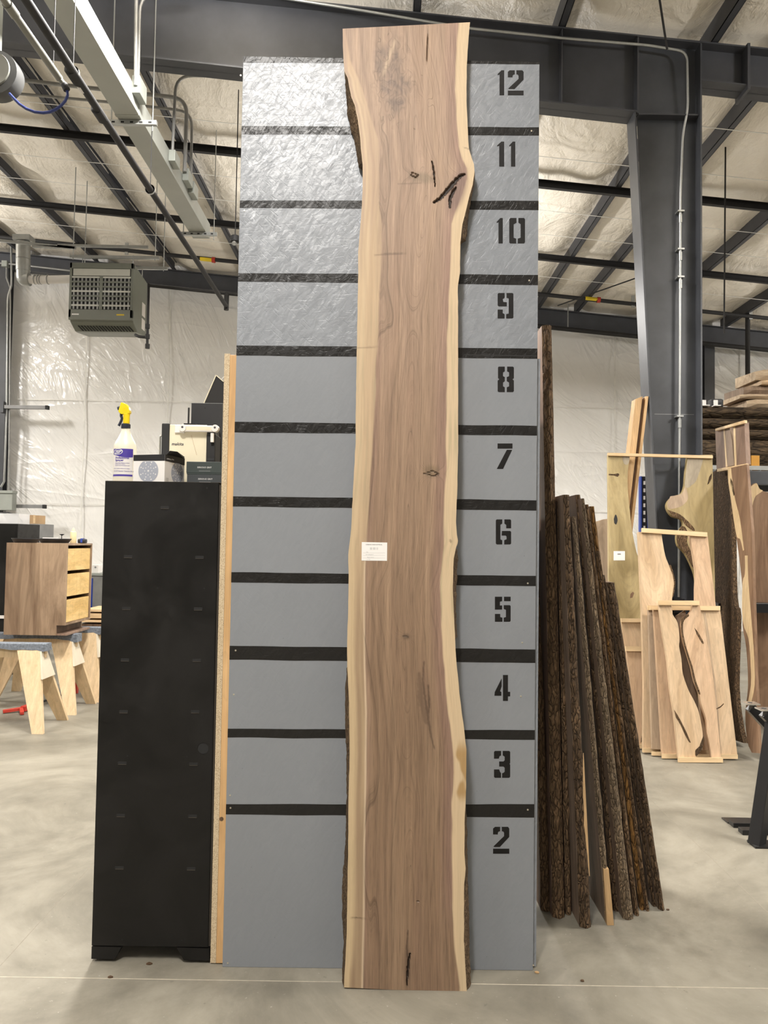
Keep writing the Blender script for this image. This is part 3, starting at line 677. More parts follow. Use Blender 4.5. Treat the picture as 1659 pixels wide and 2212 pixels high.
    c = mix3(c, (.028,.018,.013), dark)
    fig = 1.0 - .72*max(sapL, sapR); 
    return c, fig*(1-dark*.8), dark
def cinterp(tab, y):
    if y <= tab[0][0]: return tab[0][1]
    for (a, xa), (b, xb) in zip(tab, tab[1:]):
        if y <= b: return xa + (xb-xa)*sstep(a, b, y)
    return tab[-1][1]
def ring_at(x, y, l, r):
    u = x + 3.0*n3(x*.02, y*.004, 5.0)
    for kx, ky, kw, kh in KN:
        q = math.exp(-((x-kx)/kw)**2-((y-ky)/kh)**2); u += 26*math.tanh((x-kx)/(kw*.35))*q
    u0 = cinterp(U0, y); dd = cinterp(DD, y) + 3*n3(y*.006, 0, 2.0); a_ = u-u0
    c0 = (l+r)/2
    r_ = math.hypot(a_*(.9 if a_ < 0 else 1.12), dd*.36)
    burl = (1-sstep(.5, 1.2, math.hypot((x-848)/45, (y-170)/110)))
    return 62*math.log(1+r_/20) + .40*a_ + 5*n3(u*.03, y*.003, 6.0) + burl*(16*n3(x*.045, y*.03, 3.0) + 7*n3(x*.12, y*.08, 5.0))
NU, NV = 132, 820
front = []; cols = []; rings = []; figs = []
for j in range(NV+1):
    vv = j/NV
    for i in range(NU+1):
        uu = i/NU
        yl, yr = lerp(62, 2133, vv), lerp(48, 2146, vv); py = lerp(yl, yr, uu)
        l, r = interp(LE, py), interp(RE, py); l += .5*n3(py*.05,0,1.5); r += .5*n3(py*.05,4,1.5)
        px_ = lerp(l, r, uu)
        c, fg, dk = slab_color(px_, py, l, r)
        p = onslab(px_, py) + SN*(.010*sstep(.5, 1, dk))
        if j == NV: p.z = max(p.z, .0005)
        front.append(p - LOC); cols.append(c); figs.append(fg); rings.append(ring_at(px_, py, l, r))
mb = MB(); W1 = NU+1; NF = W1*(NV+1)
mb.v = [tuple(p) for p in front]
mb.f = [(j*W1+i, (j+1)*W1+i, (j+1)*W1+i+1, j*W1+i+1) for j in range(NV) for i in range(NU)]
# back rim + sides
rim = [j*W1 for j in range(NV+1)] + [NV*W1+i for i in range(1, W1)] + [j*W1+NU for j in range(NV-1, -1, -1)] + [i for i in range(NU-1, 0, -1)]
bk = {}
for a in rim:
    p = Vector(front[a]) + SN*STH
    if a // W1 == NV: p.z = max(p.z + .002, .001)
    bk[a] = len(mb.v); mb.v.append(tuple(p))
for a, b in zip(rim, rim[1:]+rim[:1]): mb.f.append((a, b, bk[b], bk[a]))
nside = len(rim)
mb.f.append(tuple(bk[a] for a in rim))
me = bpy.data.meshes.new('slab_body'); me.from_pydata(mb.v, [], mb.f); me.update()
me.materials.append(M['walnut_slab']); me.materials.append(M['slab_edge'])
nfq = NU*NV
mi = [0]*len(me.polygons)
for k in range(nfq, len(me.polygons)): mi[k] = 1
me.polygons.foreach_set('material_index', mi)
ext = len(mb.v)-NF
at_ = me.attributes.new('tint', 'FLOAT_COLOR', 'POINT'); buf = []
for c in cols: buf += [c[0], c[1], c[2], 1]
buf += [.5,.36,.2,1]*ext; at_.data.foreach_set('color', buf)
at_ = me.attributes.new('ring', 'FLOAT', 'POINT'); at_.data.foreach_set('value', rings+[0.0]*ext)
at_ = me.attributes.new('fig', 'FLOAT', 'POINT'); at_.data.foreach_set('value', figs+[.3]*ext)
so = bpy.data.objects.new('slab_body', me); COL.objects.link(so); so.parent = slab
# bark strips left on the edges
def bark_strip(tab, side, y0, y1, seed):
    E_ = LE if side < 0 else RE; mb = MB(); n_ = int((y1-y0)/4)+1
    rows = []
    for j in range(n_+1):
        y = lerp(y0, y1, j/n_); xe = interp(E_, y); xo = interp(tab, y) + side*(1.4*n3(y*.16, seed, 0) + 1.6*n3(y*.05, seed, 3)); endt = min(1, j/2, (n_-j)/2)
        xo = lerp(xe, xo, max(.25, endt)) if y < 2100 else xo
        xo = max(xo, xe+1) if side > 0 else min(xo, xe-1)
        a = onslab(xe, y) - LOC + SN*.004; b_ = onslab(xo, y) - LOC + SN*STH*.98; m1 = a.lerp(b_, .35) + SN*(-.004 + .004*n3(y*.13, seed, 7)); m2 = a.lerp(b_, .7) + SN*(-.007 + .005*n3(y*.17, seed, 9)); i_ = onslab(xe-side*4, y) - LOC + SN*STH*.98
        row = [a, m1, m2, b_, i_]
        for p in row: p.z = max(p.z, .001)
        rows.append(row)
    for row in rows: mb.v += [tuple(p) for p in row]
    for j in range(n_):
        for k in range(5): mb.f.append((j*5+k, j*5+(k+1) % 5, (j+1)*5+(k+1) % 5, (j+1)*5+k))
    mb.f.append((0,1,2,3,4)); e = n_*5; mb.f.append((e+4,e+3,e+2,e+1,e))
    o = mb.build('bark_edge', 'bark_slab', slab); o['label'] = 'rough brown bark strip'
bark_strip([(160,743.5),(194,746.6),(235,749.7),(266,757),(286,764),(317,769),(333,771),(351,775),(356,778)], -1, 158, 356, 1)
bark_strip([(1440,749),(1492,744),(1576,744),(1629,747),(1735,747),(1823,745),(1869,741.6),(1929,737),(1999,737.7),(2052,741),(2098,738),(2135,737.7)], -1, 1440, 2133, 2)
bark_strip([(355,1026),(363,1029.5),(386,1028),(419,1021),(454,1015),(495,1012),(517,1007)], 1, 356, 517, 3)
bark_strip([(1180,990),(1200,992),(1256,989.5),(1324,987.5),(1369,990),(1386,991.5)], 1, 1180, 1386, 4)
bark_strip([(1735,1008.5),(1788,1012),(1858,1013),(1929,1014.5),(1999,1017),(2070,1017.5),(2145,1021)], 1, 1735, 2145, 5)
# paper label on the slab
def slab_pt(px, py, off): return onslab(px, py) - LOC - SN*off
q = [slab_pt(*p, .0010) for p in ((781,1211),(836,1211.5),(836.5,1172),(781.5,1171))]
lab = MB().extrude(q, SN*.0008).build('paper_label', 'white_paper', slab); lab['label'] = 'white printed paper label stuck on the slab'
uxv = (q[1]-q[0]); uyv = (q[3]-q[0])
def lp(px, py): return slab_pt(px, py, .0014)
text_mesh('URBAN INDUSTRIAL', .0064, 'ink', lab, 'label_heading', lp(790,1177.5), uxv, uyv, space=1.12)
mb = MB()
for k, xx in enumerate((799.5,801,802.5,805.5,807,808.5,810,813.5,815.5)):
    mb.extrude([lp(xx,1187.5), lp(xx+.8,1187.5), lp(xx+.8,1182.5), lp(xx,1182.5)], SN*.0002)
mb.build('label_barcode', 'ink_light', lab)
for txt, x_, y_ in (('702', 791, 1193.5), ('8/4 WALNUT', 790, 1199), ('Black walnut', 793, 1204.5), ('w1709', 792, 1209.6)):
    text_mesh(txt, .0052, 'ink_light', lab, 'label_writing', lp(x_, y_), uxv, uyv)
for y_ in (1194.3, 1199.8, 1205.2):
    MB().extrude([lp(784,y_), lp(832,y_+.3), lp(832,y_), lp(784,y_-.3)], SN*.0002).build('label_rule', 'ink_light', lab)
# ------------------------------------------------------------------ black metal cabinet and what stands on it
CY = 3.10; CX0, CX1 = -1.129, -.663; CT = 1.903; CD = .54
cab = thing('storage_cabinet', 'tall matte black metal cabinet seen from its slotted side, beside the grey board', 'cabinet', ((CX0+CX1)/2, CY, 0))
ox, oy = (CX0+CX1)/2, CY
def cabp(px, py): p = at(px, py, CY); return p.x-ox, p.z
hw = (CX1-CX0)/2
bx(-hw, hw-.006, .004, CD, .062, CT-.004).build('body', 'cabinet_black', cab, bevel=.002)
bx(hw-.006, hw, .010, CD-.02, .062, CT-.01).build('edge_trim', 'cabinet_edge', cab)
# front skin with a round cable hole
hx, hz = cabp(438.6, 1617); R_ = .0225; zb_, zt_ = .064, CT
mb = MB(); N_ = 32
ring = [(hx+R_*math.cos(2*math.pi*k/N_), hz+R_*math.sin(2*math.pi*k/N_)) for k in range(N_)]
s_ = .032; sq = []
for k in range(N_):
    c_, sn = math.cos(2*math.pi*k/N_), math.sin(2*math.pi*k/N_); m_ = max(abs(c_), abs(sn)); sq.append((hx+s_*c_/m_, hz+s_*sn/m_))
mb.v = [(x, 0, z) for x, z in ring] + [(x, 0, z) for x, z in sq] + [(x, .0039, z) for x, z in ring]
for k in range(N_):
    k2 = (k+1) % N_; mb.f += [(k, k2, N_+k2, N_+k), (k, 2*N_+k, 2*N_+k2, k2)]
for a in ((-hw, hx-s_, zb_, zt_), (hx+s_, hw-.008, zb_, zt_), (hx-s_, hx+s_, zb_, hz-s_), (hx-s_, hx+s_, hz+s_, zt_)):
    b_ = len(mb.v); mb.v += [(a[0],0,a[2]),(a[1],0,a[2]),(a[1],0,a[3]),(a[0],0,a[3])]; mb.f.append((b_,b_+1,b_+2,b_+3))
mb.build('side_panel', 'cabinet_black', cab)
MB().lathe([(R_*.98,.0),(R_*.98,.002)], (hx, .0015, hz), 24, 'Y').build('cable_hole', 'heater_dark', cab)
for px_, py_ in ((356,1096),(277,1202),(431,1203.5),(273,1314),(428,1315),(270,1425),(425,1426),(267,1537),(421.5,1537),(264,1648),(418,1650),(261,1761),(416,1762.6),(258,1874),(413,1876)):
    a, z = cabp(px_, py_)
    sl = bx(a-.017, a+.017, -.0006, .0004, z-.0055, z+.0055).build('shelf_slot', 'heater_dark', cab)
    bx(a-.016, a+.016, -.0022, .0002, z-.0068, z-.0048).build('slot_lip', 'cabinet_edge', sl)
for px_, py_ in ((346,1053),(447,1054),(340,1270.5),(441,1271),(275,1633),(403.5,1634.6),(264,2029.6),(393,2031)):
    a, z = cabp(px_, py_); MB().lathe([(.0032,-.0006),(.0032,.0003)], (a, 0, z), 10, 'Y').build('pin_hole', 'heater_dark', cab)
bx(-hw, hw-.006, .0005, CD, CT-.0005, CT+.0015).build('top_plate', 'cabinet_edge', cab)
for nm, P in (('base_foot', ((197,2045),(262,2046),(248,2075),(197,2077))), ('base_foot', ((382,2047),(452,2049),(453,2083),(397,2083)))):
    pts = [cabp(*p) for p in P]; pts = [(max(-hw, min(hw, a)), max(.012, z)) for a, z in pts]
    MB().extrude([(a, .0, z) for a, z in pts], (0, .09, 0)).build(nm, 'cabinet_black', cab)
    MB().extrude([(a, CD-.09, z) for a, z in pts], (0, .09, 0)).build(nm, 'cabinet_black', cab)
for px_ in (216, 432):
    a = at(px_, 2080, CY).x - ox
    for y_ in (.05, CD-.05): MB().lathe([(.018,0),(.018,.006),(.006,.008),(.006,.02)], (a, y_, 0), 16).build('levelling_foot', 'bright_metal', cab, smooth=40)
CTZ = CT + .0015
# spray bottle -------------------------------------------------------
def top_at(px, Y): return at(px, 1037, Y).x
bxx = top_at(268.5, 3.215)
sb = thing('spray_bottle', 'translucent spray bottle with yellow trigger head and blue label on the black cabinet', 'spray bottle', (bxx, 3.215, CTZ))
R_B, SQ = .0468, .80
MB().lathe([(.040,0),(.0455,.004),(R_B,.012),(R_B,.145),(.0455,.158),(.040,.172),(.031,.188),(.024,.203),(.0185,.218),(.0178,.232)], (0,0,0), 40, squash=SQ).build('bottle', 'bottle_body', sb, smooth=40)
MB().lathe([(.0175,.229),(.0190,.231),(.0190,.247),(.0165,.249)], (0,0,0), 24).build('collar', 'navy_plastic', sb, smooth=40)
sh = thing_part = MB()
sh.lathe([(.0135,.249),(.0135,.278),(.0145,.292)], (.002,0,0), 20)
head = [(-.030,.300),(-.022,.291),(-.013,.288),(.0175,.292),(.0185,.300),(.0135,.318),(.004,.331),(-.008,.337),(-.020,.338),(-.022,.330),(-.026,.316)]
sh.extrude([(x, -.0125, z) for x, z in head], (0, .025, 0))
hd = sh.build('trigger_head', 'yellow_plastic', sb, smooth=35, bevel=.002)
for k in range(4): bx(-.012+.001*k, .008+.001*k, -.0132, -.0122, .297+k*.006, .2995+k*.006).build('grip_rib', 'yellow_plastic', hd)
MB().tube([(-.020,0,.297),(-.021,0,.283),(-.017,0,.272),(-.020,0,.262),(-.026,0,.249),(-.030,0,.2405)], [.0062,.0058,.0055,.0055,.0055,.0058], 10).build('trigger', 'navy_plastic', sb, smooth=50)
MB().cyl((-.022,0,.317), (-.036,0,.314), .0085, 14, .0075).build('nozzle', 'navy_plastic', sb, smooth=40)
def wrap(x, z, r=R_B+.0004):           # label x (metres along the front) -> squashed cylinder
    a = x/r; return (r*math.sin(a), -r*SQ*math.cos(a), z)
def curved(poly_fn, x0, x1, n, mat, name, par, r):
    mb = MB()
    for k in range(n+1):
        x = lerp(x0, x1, k/n); z0, z1 = poly_fn((x-x0)/(x1-x0)); mb.v += [wrap(x, z0, r), wrap(x, z1, r)]
    mb.f = [(2*k, 2*k+2, 2*k+3, 2*k+1) for k in range(n)]
    return mb.build(name, mat, par, smooth=60)
lb = curved(lambda u: (.024, .140), -.048, .048, 20, 'white_plastic', 'front_label', sb, R_B+.0005)
curved(lambda u: (.113 + .006*math.sin(u*3.5+2.4) - .004*u, .1405), -.048, .048, 24, 'label_blue', 'blue_band', lb, R_B+.0009)
curved(lambda u: (.026, .0335), -.048, .048, 16, 'label_blue', 'blue_band', lb, R_B+.0009)
mb = MB(); N_ = 40; rows = []
for k in range(N_):
    t_ = 2*math.pi*k/N_
    for s_ in (1.0, .86): mb.v.append(wrap(-.020+.0235*s_*math.cos(t_), .1275+.0125*s_*math.sin(t_)+.12*.0235*s_*math.cos(t_)*.5, R_B+.0013))
mb.f = [(2*k, (2*k+2) % (2*N_), (2*k+3) % (2*N_), 2*k+1) for k in range(N_)]
mb.build('oval_emblem', 'text_white', lb)
def wrap_text(txt, size, mat, x0, z0, name, shear=0, bold=0, rise=0, space=1.0):
    o = text_mesh(txt, size, mat, lb, name, (0,0,0), (1,0,0), (0,0,1), shear, bold, 'LEFT', space)
    for v in o.data.vertices: v.co = Vector(wrap(v.co.x+x0, v.co.z+z0+rise*v.co.x, R_B+.0015))
wrap_text('ZEP', .0185, 'text_white', -.0365, .1195, 'emblem_text', .35, .0006, .06)
wrap_text('Professional', .0125, 'label_blue', -.031, .0985, 'label_text', 0, .0003)
wrap_text('Sprayer', .0125, 'label_blue', -.031, .0885, 'label_text', 0, .0003)
for k, (tx, z_) in enumerate((('Dilution Rates Molded on Bottle', .0795), ('Durable chemical resistant', .0745), ('Adjustable spray from stream to mist', .069), ('Botella y rociador profesional de trabajo', .0565), ('32 FL OZ Capacity / Capacidad 946 mL', .0455))):
    wrap_text(tx, (.0048, .0042, .0042, .0045, .0060)[k], 'label_blue', -.031 if k < 3 else -.041, z_, 'label_text', 0, .00005)
# sanding-disc carton ------------------------------------------------
cor = at(355, 1037, 3.155); ang = math.radians(17)
db = thing('disc_carton', 'white carton printed with grey perforated sanding discs, black lid flap raised', 'box', (cor.x, 3.155, CTZ+.0004), rot=(0,0,0))
W_, H_ = .150, .116
ul = Vector((-math.cos(ang), math.sin(ang), 0)); ur = Vector((math.sin(ang), math.cos(ang), 0)); uz = Vector((0,0,1))
P_ = lambda a, b, z: tuple(ul*a + ur*b + uz*z)
MB().hexa([P_(0,0,0),P_(0,W_,0),P_(W_,W_,0),P_(W_,0,0)], [P_(0,0,H_),P_(0,W_,H_),P_(W_,W_,H_),P_(W_,0,H_)]).build('carton', 'white_paper', db)
def face(nm, mat, u, nrm, pts, off, par):   # pts (a, z) on a face along u
    return MB().extrude([Vector(u)*a + uz*z - Vector(nrm)*0 + Vector(nrm)*off for a, z in pts], Vector(nrm)*(-.0004)).build(nm, mat, par)
nl = -ur; nr = -ul                          # outward normals of the left and right visible faces
face('black_band', 'black_plastic', ul, nl, [(0,H_+.0005),(W_,H_+.0005),(W_,H_-.024),(0,H_-.026)], .0008, db)
face('black_band', 'black_plastic', ur, nr, [(0,H_+.0005),(W_,H_+.0005),(W_,H_-.030),(0,H_-.026)], .0008, db)
def discart(u, nrm, ca, cz, r):
    pts = [(ca+r*math.cos(2*math.pi*k/40), cz+r*math.sin(2*math.pi*k/40)) for k in range(40)]
    pts = [(a, min(z, H_-.027)) for a, z in pts]
    d_ = face('printed_disc', 'disc_grey', u, nrm, pts, .0009, db)
    mb = MB(); spots = [(0,0,.0042)] + [(rr_, k*math.pi/4+(math.pi/8 if q else 0), s2) for q, (rr_, s2) in enumerate(((.36,.0022),(.58,.0026),(.80,.0032))) for k in range(8)]
    for rr_, th, s2 in spots:
        c0, c1 = ca+r*rr_*math.cos(th), cz+r*rr_*math.sin(th)
        if c1 > H_-.030: continue
        mb.extrude([Vector(u)*(c0+s2*math.cos(k*math.pi/4)) + uz*(c1+s2*math.sin(k*math.pi/4)) + Vector(nrm)*.0013 for k in range(8)], Vector(nrm)*(-.0003))
    mb.build('disc_holes', 'text_white', d_)
discart(ul, nl, .077, .049, .0475); discart(ur, nr, .094, .047, .0455)
q0 = Vector(P_(0,.01,H_)); q1 = Vector(P_(0,W_-.004,H_)); tilt = Vector((.010,-.004,.010))
MB().extrude([q0, q1+Vector((0,0,-.002)), q1+tilt*.2+Vector((0,0,.004)), q0+tilt*1.4+Vector((.03,.01,0)), q0+tilt*1.6], (-.0012,.0012,0)).build('lid_flap', 'black_plastic', db)
for a0, a1, zz in ((.013,.017,.0185),(.020,.047,.0180),(.050,.066,.0170)):
    face('carton_print', 'ink_light', ur, nr, [(a0,H_-zz),(a1,H_-zz-.001),(a1,H_-zz+.0032),(a0,H_-zz+.0045)], .0012, db)
for k in range(4): face('carton_print', 'ink_light', ur, nr, [(.010,.019-k*.004),(.030,.0185-k*.004),(.030,.0195-k*.004),(.010,.020-k*.004)], .0005, db)
# two grit boxes -----------------------------------------------------
for k, (px0, px1, py0, py1, mat_, lab_) in enumerate(((405, 481, 1015.5, 1038, 'box_slate', 'dark slate sandpaper box, the lower of two on the black cabinet'), (404, 481, 985, 1013.5, 'box_green', 'dark green-black sandpaper box stacked on its twin'))):
    Y_ = 3.245
    a = at(px0, py0, Y_); b = at(px1, py1, Y_); z0 = CTZ if k == 0 else CTZ+.0435; z1 = z0 + (.0425 if k == 0 else .054)
    g = thing('abrasive_box', lab_, 'box', ((a.x+b.x)/2, Y_, z0), 'abrasive boxes'); h2 = (b.x-a.x)/2
    bx(-h2, h2, 0, .135, 0, z1-z0-.0075).build('tray', mat_, g, bevel=.001)
    ld = bx(-h2-.0012, h2+.0012, -.0012, .1362, (z1-z0)*.12, z1-z0).build('lid', mat_, g, bevel=.0012)
    text_mesh('SERIOUS GRIT', .0088, 'text_white', ld, 'box_text', (-.0315 if k else -.029, -.0016, (z1-z0)*.50), (1,0,0), (0,0,1), 0, .0001, 'LEFT', 1.12)
    bx(-.024, .024, -.0015, -.0012, (z1-z0)*.27, (z1-z0)*.285).build('box_rule', 'ink_light', ld)
# jobsite radio ------------------------------------------------------
Y_ = 3.40; pa = at(349, 915, Y_); pb = at(468, 915, Y_); zt_ = pa.z - CTZ
rd = thing('jobsite_radio', 'cream jobsite radio with black corner guards, pink-white carry handle and antenna', 'radio', ((pa.x+pb.x)/2, Y_, CTZ))
rx = lambda px: at(px, 950, Y_).x - (pa.x+pb.x)/2
rz = lambda py: at(400, py, Y_).z - CTZ
bx(rx(353), rx(464), .006, .10, .002, rz(921)).build('body', 'black_plastic', rd, bevel=.004)
fp = bx(rx(366), rx(446.5), -.002, .01, .012, rz(917.5)).build('front_panel', 'cream_panel', rd, bevel=.002)
text_mesh('makita', .0190, 'ink', fp, 'panel_text', (rx(371), -.0026, rz(962.5)), (1,0,0), (0,0,1), .25, .0005, 'LEFT', 1.05)
MB().extrude([(rx(413), -.0024, rz(940)), (rx(413.6), -.0024, rz(940)), (rx(426.3), -.0024, rz(983)), (rx(425.6), -.0024, rz(983))], (0,.001,0)).build('panel_line', 'cardboard', fp)
def guard(x0, x1, zt2, nm='corner_guard'):
    gd = bx(x0, x1, -.008, .105, .0, zt2).build(nm, 'rubber_black', rd, bevel=.004)
    for k in range(5): bx(x0+.004, x1-.004, -.0095, -.006, .03+k*.022, .041+k*.022).build('guard_rib', 'black_plastic', gd)
guard(rx(349.5), rx(366), rz(915.5)); guard(rx(447), rx(466), rz(937))
MB().tube(arc_pts([(rx(352),.03,rz(939)),(rx(341.5),.03,rz(939)),(rx(341.5),.03,.01)], .012), .0042, 10).build('side_bar', 'bright_metal', rd, smooth=50)
hb = bx(rx(397), rx(470), -.030, -.012, rz(934), rz(920.5)).build('handle', 'white_plastic', rd, bevel=.004)
for px_ in (397.5, 467): 
    MB().lathe([(.0155,-.034),(.0165,-.030),(.0165,-.010),(.0155,-.006)], (rx(px_), 0, rz(926.5)), 24, 'Y').build('handle_pivot', 'white_plastic', hb, smooth=40)
    MB().lathe([(.005,-.0346),(.005,-.033)], (rx(px_), 0, rz(925)), 12, 'Y').build('pivot_screw', 'ink', hb)
bx(rx(405), rx(460), -.0306, -.0298, rz(931), rz(923.5)).build('handle_recess', 'cream_panel', hb)
bx(rx(378), rx(400), -.012, .02, rz(936), rz(919)).build('handle_arm', 'white_plastic', rd, bevel=.003)
MB().extrude([(rx(392), .03, rz(919)), (rx(392), .03, rz(912)), (rx(417), .03, rz(912)), (rx(427), .03, rz(919))], (0, .03, 0)).build('antenna_base', 'black_plastic', rd)
MB().cyl((rx(400.5), .045, rz(915)), (rx(400.5), .045, rz(877)), .0042, 10).build('antenna', 'pipe_black', rd, smooth=40)
bx(rx(457), rx(464), -.024, -.012, rz(956), rz(936)).build('latch', 'white_plastic', rd, bevel=.002)
# black cases behind ---------------------------------------------------
Y_ = 3.512; a = at(415, 871, Y_); b = at(482, 871, Y_)
bb = thing('black_case', 'plain black box behind the radio, against the particleboard edge', 'box', ((a.x+b.x)/2-.003, Y_, CTZ))
h2 = (b.x-a.x)/2
bx(-h2, h2, 0, .105, 0, a.z-CTZ).build('shell', 'black_plastic', bb, bevel=.001); MB().lathe([(.003,-.0006),(.003,.0004)], (at(444.5,881.5,Y_).x-(a.x+b.x)/2, 0, at(444,881.5,Y_).z-CTZ), 10, 'Y').build('hole', 'heater_dark', bb)
bx(-h2-.001, h2+.001, -.001, .106, a.z-CTZ, a.z-CTZ+.0015).build('lid_edge', 'steel_galv', bb)
zt_ = a.z+.0015
P4 = [at(441, 869.5, 3.53), at(467, 808, 3.53), at(483, 822, 3.53), at(483, 869.5, 3.53)]
tb = thing('tilted_case', 'black wedge-shaped case with cream edging resting on the black box', 'case', (P4[0].x, 3.53, zt_))
loc = Vector(tb.location); dz_ = zt_+.0005-P4[0].z
P4 = [p-loc+Vector((0,0,dz_)) for p in P4]
MB().extrude(P4, (0,.07,0)).build('shell', 'black_matte', tb)
MB().bar(P4[0]+Vector((0,-.001,.003)), P4[1]+Vector((0,-.001,0)), .006, .004).build('cream_edge', 'cream_panel', tb); MB().bar(P4[1]+Vector((0,-.001,0)), P4[2]+Vector((0,-.001,0)), .006, .004).build('cream_edge', 'cream_panel', tb)
MB().tube([P4[1].lerp(P4[2],.5)+Vector((0,.03,0)), P4[2]+Vector((.0,.03,.035))], .0015, 6).build('wire', 'white_plastic', tb)
# ------------------------------------------------------------------ left side: sawhorses and the drawer unit
def sawhorse(lab, yc, xr, ln=.95, zt=.735, spread=.27):
    o = thing('sawhorse', lab, 'sawhorse', (xr-ln/2, yc, 0), 'sawhorses'); h = ln/2
    def leg(sx, sy):
        # tapered board: vertical outer edge, slanted inner edge, splayed in Y
        zt_ = zt-.035; outer = sx*(h-.05); ob = outer + sx*.15; wt, wb = .205, .095
        yb, yt = sy*spread, sy*.045; t_ = .034
        P = [(ob, yb, 0), (ob-sx*wb, yb, 0), (outer-sx*wt, yt, zt_), (outer, yt, zt_)]
        MB().extrude(P, (0, -sy*t_, 0)).build('leg', 'sawhorse_wood', o)
    for sx in (-1, 1):
        for sy in (-1, 1): leg(sx, sy)
        zl, zh = zt-.30, zt-.045; yl = lambda z: .045 + (spread-.045)*(1-z/(zt-.035))
        gx_ = lambda z: sx*(h-.049 + .15*(1-z/(zt-.035)))
        MB().extrude([(gx_(zl), -yl(zl), zl), (gx_(zl), yl(zl), zl), (gx_(zh), yl(zh), zh), (gx_(zh), -yl(zh), zh)], (sx*.014, 0, 0)).build('gusset', 'gusset_ply', o)
    bx(-h+.01, h-.01, -.019, .019, zt-.13, zt-.02).build('beam', 'sawhorse_wood', o)
    mb = MB(); n_ = 24                       # carpet wrapped over the top
    for i in range(n_+1):
        x = lerp(-h-.012, h+.012, i/n_); w_ = .052+.006*n3(x*9, yc, 0); d_ = .055+.014*n3(x*7, yc, 4) + (.02 if abs(x) > h-.05 else 0)
        mb.v += [(x,-w_-.004,zt-d_), (x,-w_,zt-.006), (x,-w_+.01,zt), (x,w_-.01,zt), (x,w_,zt-.006), (x,w_+.004,zt-d_)]
    for i in range(n_):
        for k in range(6): mb.f.append((i*6+k, i*6+(k+1)%6, i*6+6+(k+1)%6, i*6+6+k))
    mb.f += [tuple(range(5,-1,-1)), tuple(n_*6+k for k in range(6))]
    mb.build('carpet_pad', 'carpet_blue', o, smooth=50)
sawhorse('pine sawhorse with blue-grey carpet top, nearest of three at the left', 6.865, at(96,1395,6.8).x)
sawhorse('pine sawhorse with carpet top under the front of the drawer unit', 7.58, at(164,1380,7.52).x)
sawhorse('pine sawhorse with carpet top under the rear of the drawer unit', 8.16, at(216,1362,8.1).x)
# walnut drawer unit
DX0, DX1, DY0, DY1, DZ0 = at(11,1270,7.36).x, at(143,1270,7.36).x, 7.36, 7.99, .737
DT = at(144,1174,7.36).z
du = thing('drawer_unit', 'walnut drawer unit with three bamboo drawers standing on carpeted sawhorses', 'drawer unit', ((DX0+DX1)/2, (DY0+DY1)/2, DZ0))
dx, dy = (DX0+DX1)/2, (DY0+DY1)/2; w2, d2, H2 = (DX1-DX0)/2, (DY1-DY0)/2, DT-DZ0; tk = .098
MB().extrude([(-w2,-d2,.002),(w2-.085,-d2,.002),(w2-.085,-d2,tk),(w2,-d2,tk),(w2,-d2,H2),(-w2,-d2,H2)], (0,.019,0)).build('side_panel','walnut_panel',du)
MB().extrude([(-w2,d2-.019,.002),(w2-.085,d2-.019,.002),(w2-.085,d2-.019,tk),(w2,d2-.019,tk),(w2,d2-.019,H2),(-w2,d2-.019,H2)], (0,.019,0)).build('side_panel','walnut_panel',du)
bx(-w2, w2, -d2+.019, d2-.019, H2-.019, H2).build('top_panel','walnut_panel',du)
bx(-w2, w2, -d2+.019, d2-.019, tk, tk+.019).build('bottom_panel','walnut_panel',du)
bx(-w2, -w2+.012, -d2+.019, d2-.019, .002, H2-.02).build('back_panel','walnut_dark',du)
bx(w2-.10, w2-.086, -d2+.019, d2-.019, .02, tk).build('toe_kick','walnut_dark',du)
bx(-w2, w2+.01, -d2+.019, d2-.03, .0, .018).build('base_board','walnut_rose',du)
inner = H2-.019-tk-.019; dh = inner/3
for k in range(3):
    z0 = tk+.019+k*dh+.004
    dr = bx(w2-.045, w2-.012, -d2+.026, d2-.026, z0, z0+dh-.034).build('drawer_front','bamboo',du, bevel=.001)
    bx(-w2+.05, w2-.046, -d2+.04, d2-.04, z0+.005, z0+dh-.06).build('drawer_box','bamboo',dr)
    for q in range(3): bx(w2-.0122, w2-.0116, -d2+.03+.17*q+(.08 if k == 1 else 0)*(q < 2), -d2+.0315+.17*q+(.08 if k == 1 else 0)*(q < 2), z0, z0+dh-.034).build('strip_joint','plank_tan',dr)
# things on the drawer unit
def tray(px0, px1, lab, Y_, lid=False):
    a, b = at(px0, 1172, Y_).x, at(px1, 1172, Y_).x; r_ = (b-a)/2
    o = thing('plastic_tray', lab, 'tray', ((a+b)/2, Y_, DT+.0005))
    MB().lathe([(r_*.80,0),(r_*.84,.004),(r_*.97,.034),(r_,.036),(r_,.044),(r_*.95,.044),(r_*.80,.010),(.01,.010)], (0,0,0), 32, squash=.8).build('bowl','black_plastic',o,smooth=40)
    if lid:
        bx(-r_*.7, r_*.3, -.03, .05, .0445, .054).build('white_pad','white_plastic',o)
        MB().lathe([(.004,.044),(.004,.075),(.022,.085),(.024,.090)], (r_*.42,0,0), 12).build('knob','black_plastic',o,smooth=40)
tray(26, 84, 'shallow black plastic tray at the left on the drawer unit', 7.5)
tray(84, 153, 'shallow black plastic tray with white pad and knob on the drawer unit', 7.75, True)
Y_ = 7.94; gx = at(158, 1172, Y_).x
gb = thing('glue_bottle', 'small pale yellow squeeze bottle on the drawer unit', 'bottle', (gx, Y_, DT+.0005))
MB().lathe([(.028,0),(.031,.004),(.031,.105),(.029,.115),(.012,.125)],(0,0,0),20).build('body','cream_bottle',gb,smooth=40); MB().lathe([(.014,.122),(.014,.138),(.004,.158)],(0,0,0),16).build('nozzle','cream_bottle',gb,smooth=40)
gx = at(178, 1172, 7.9).x
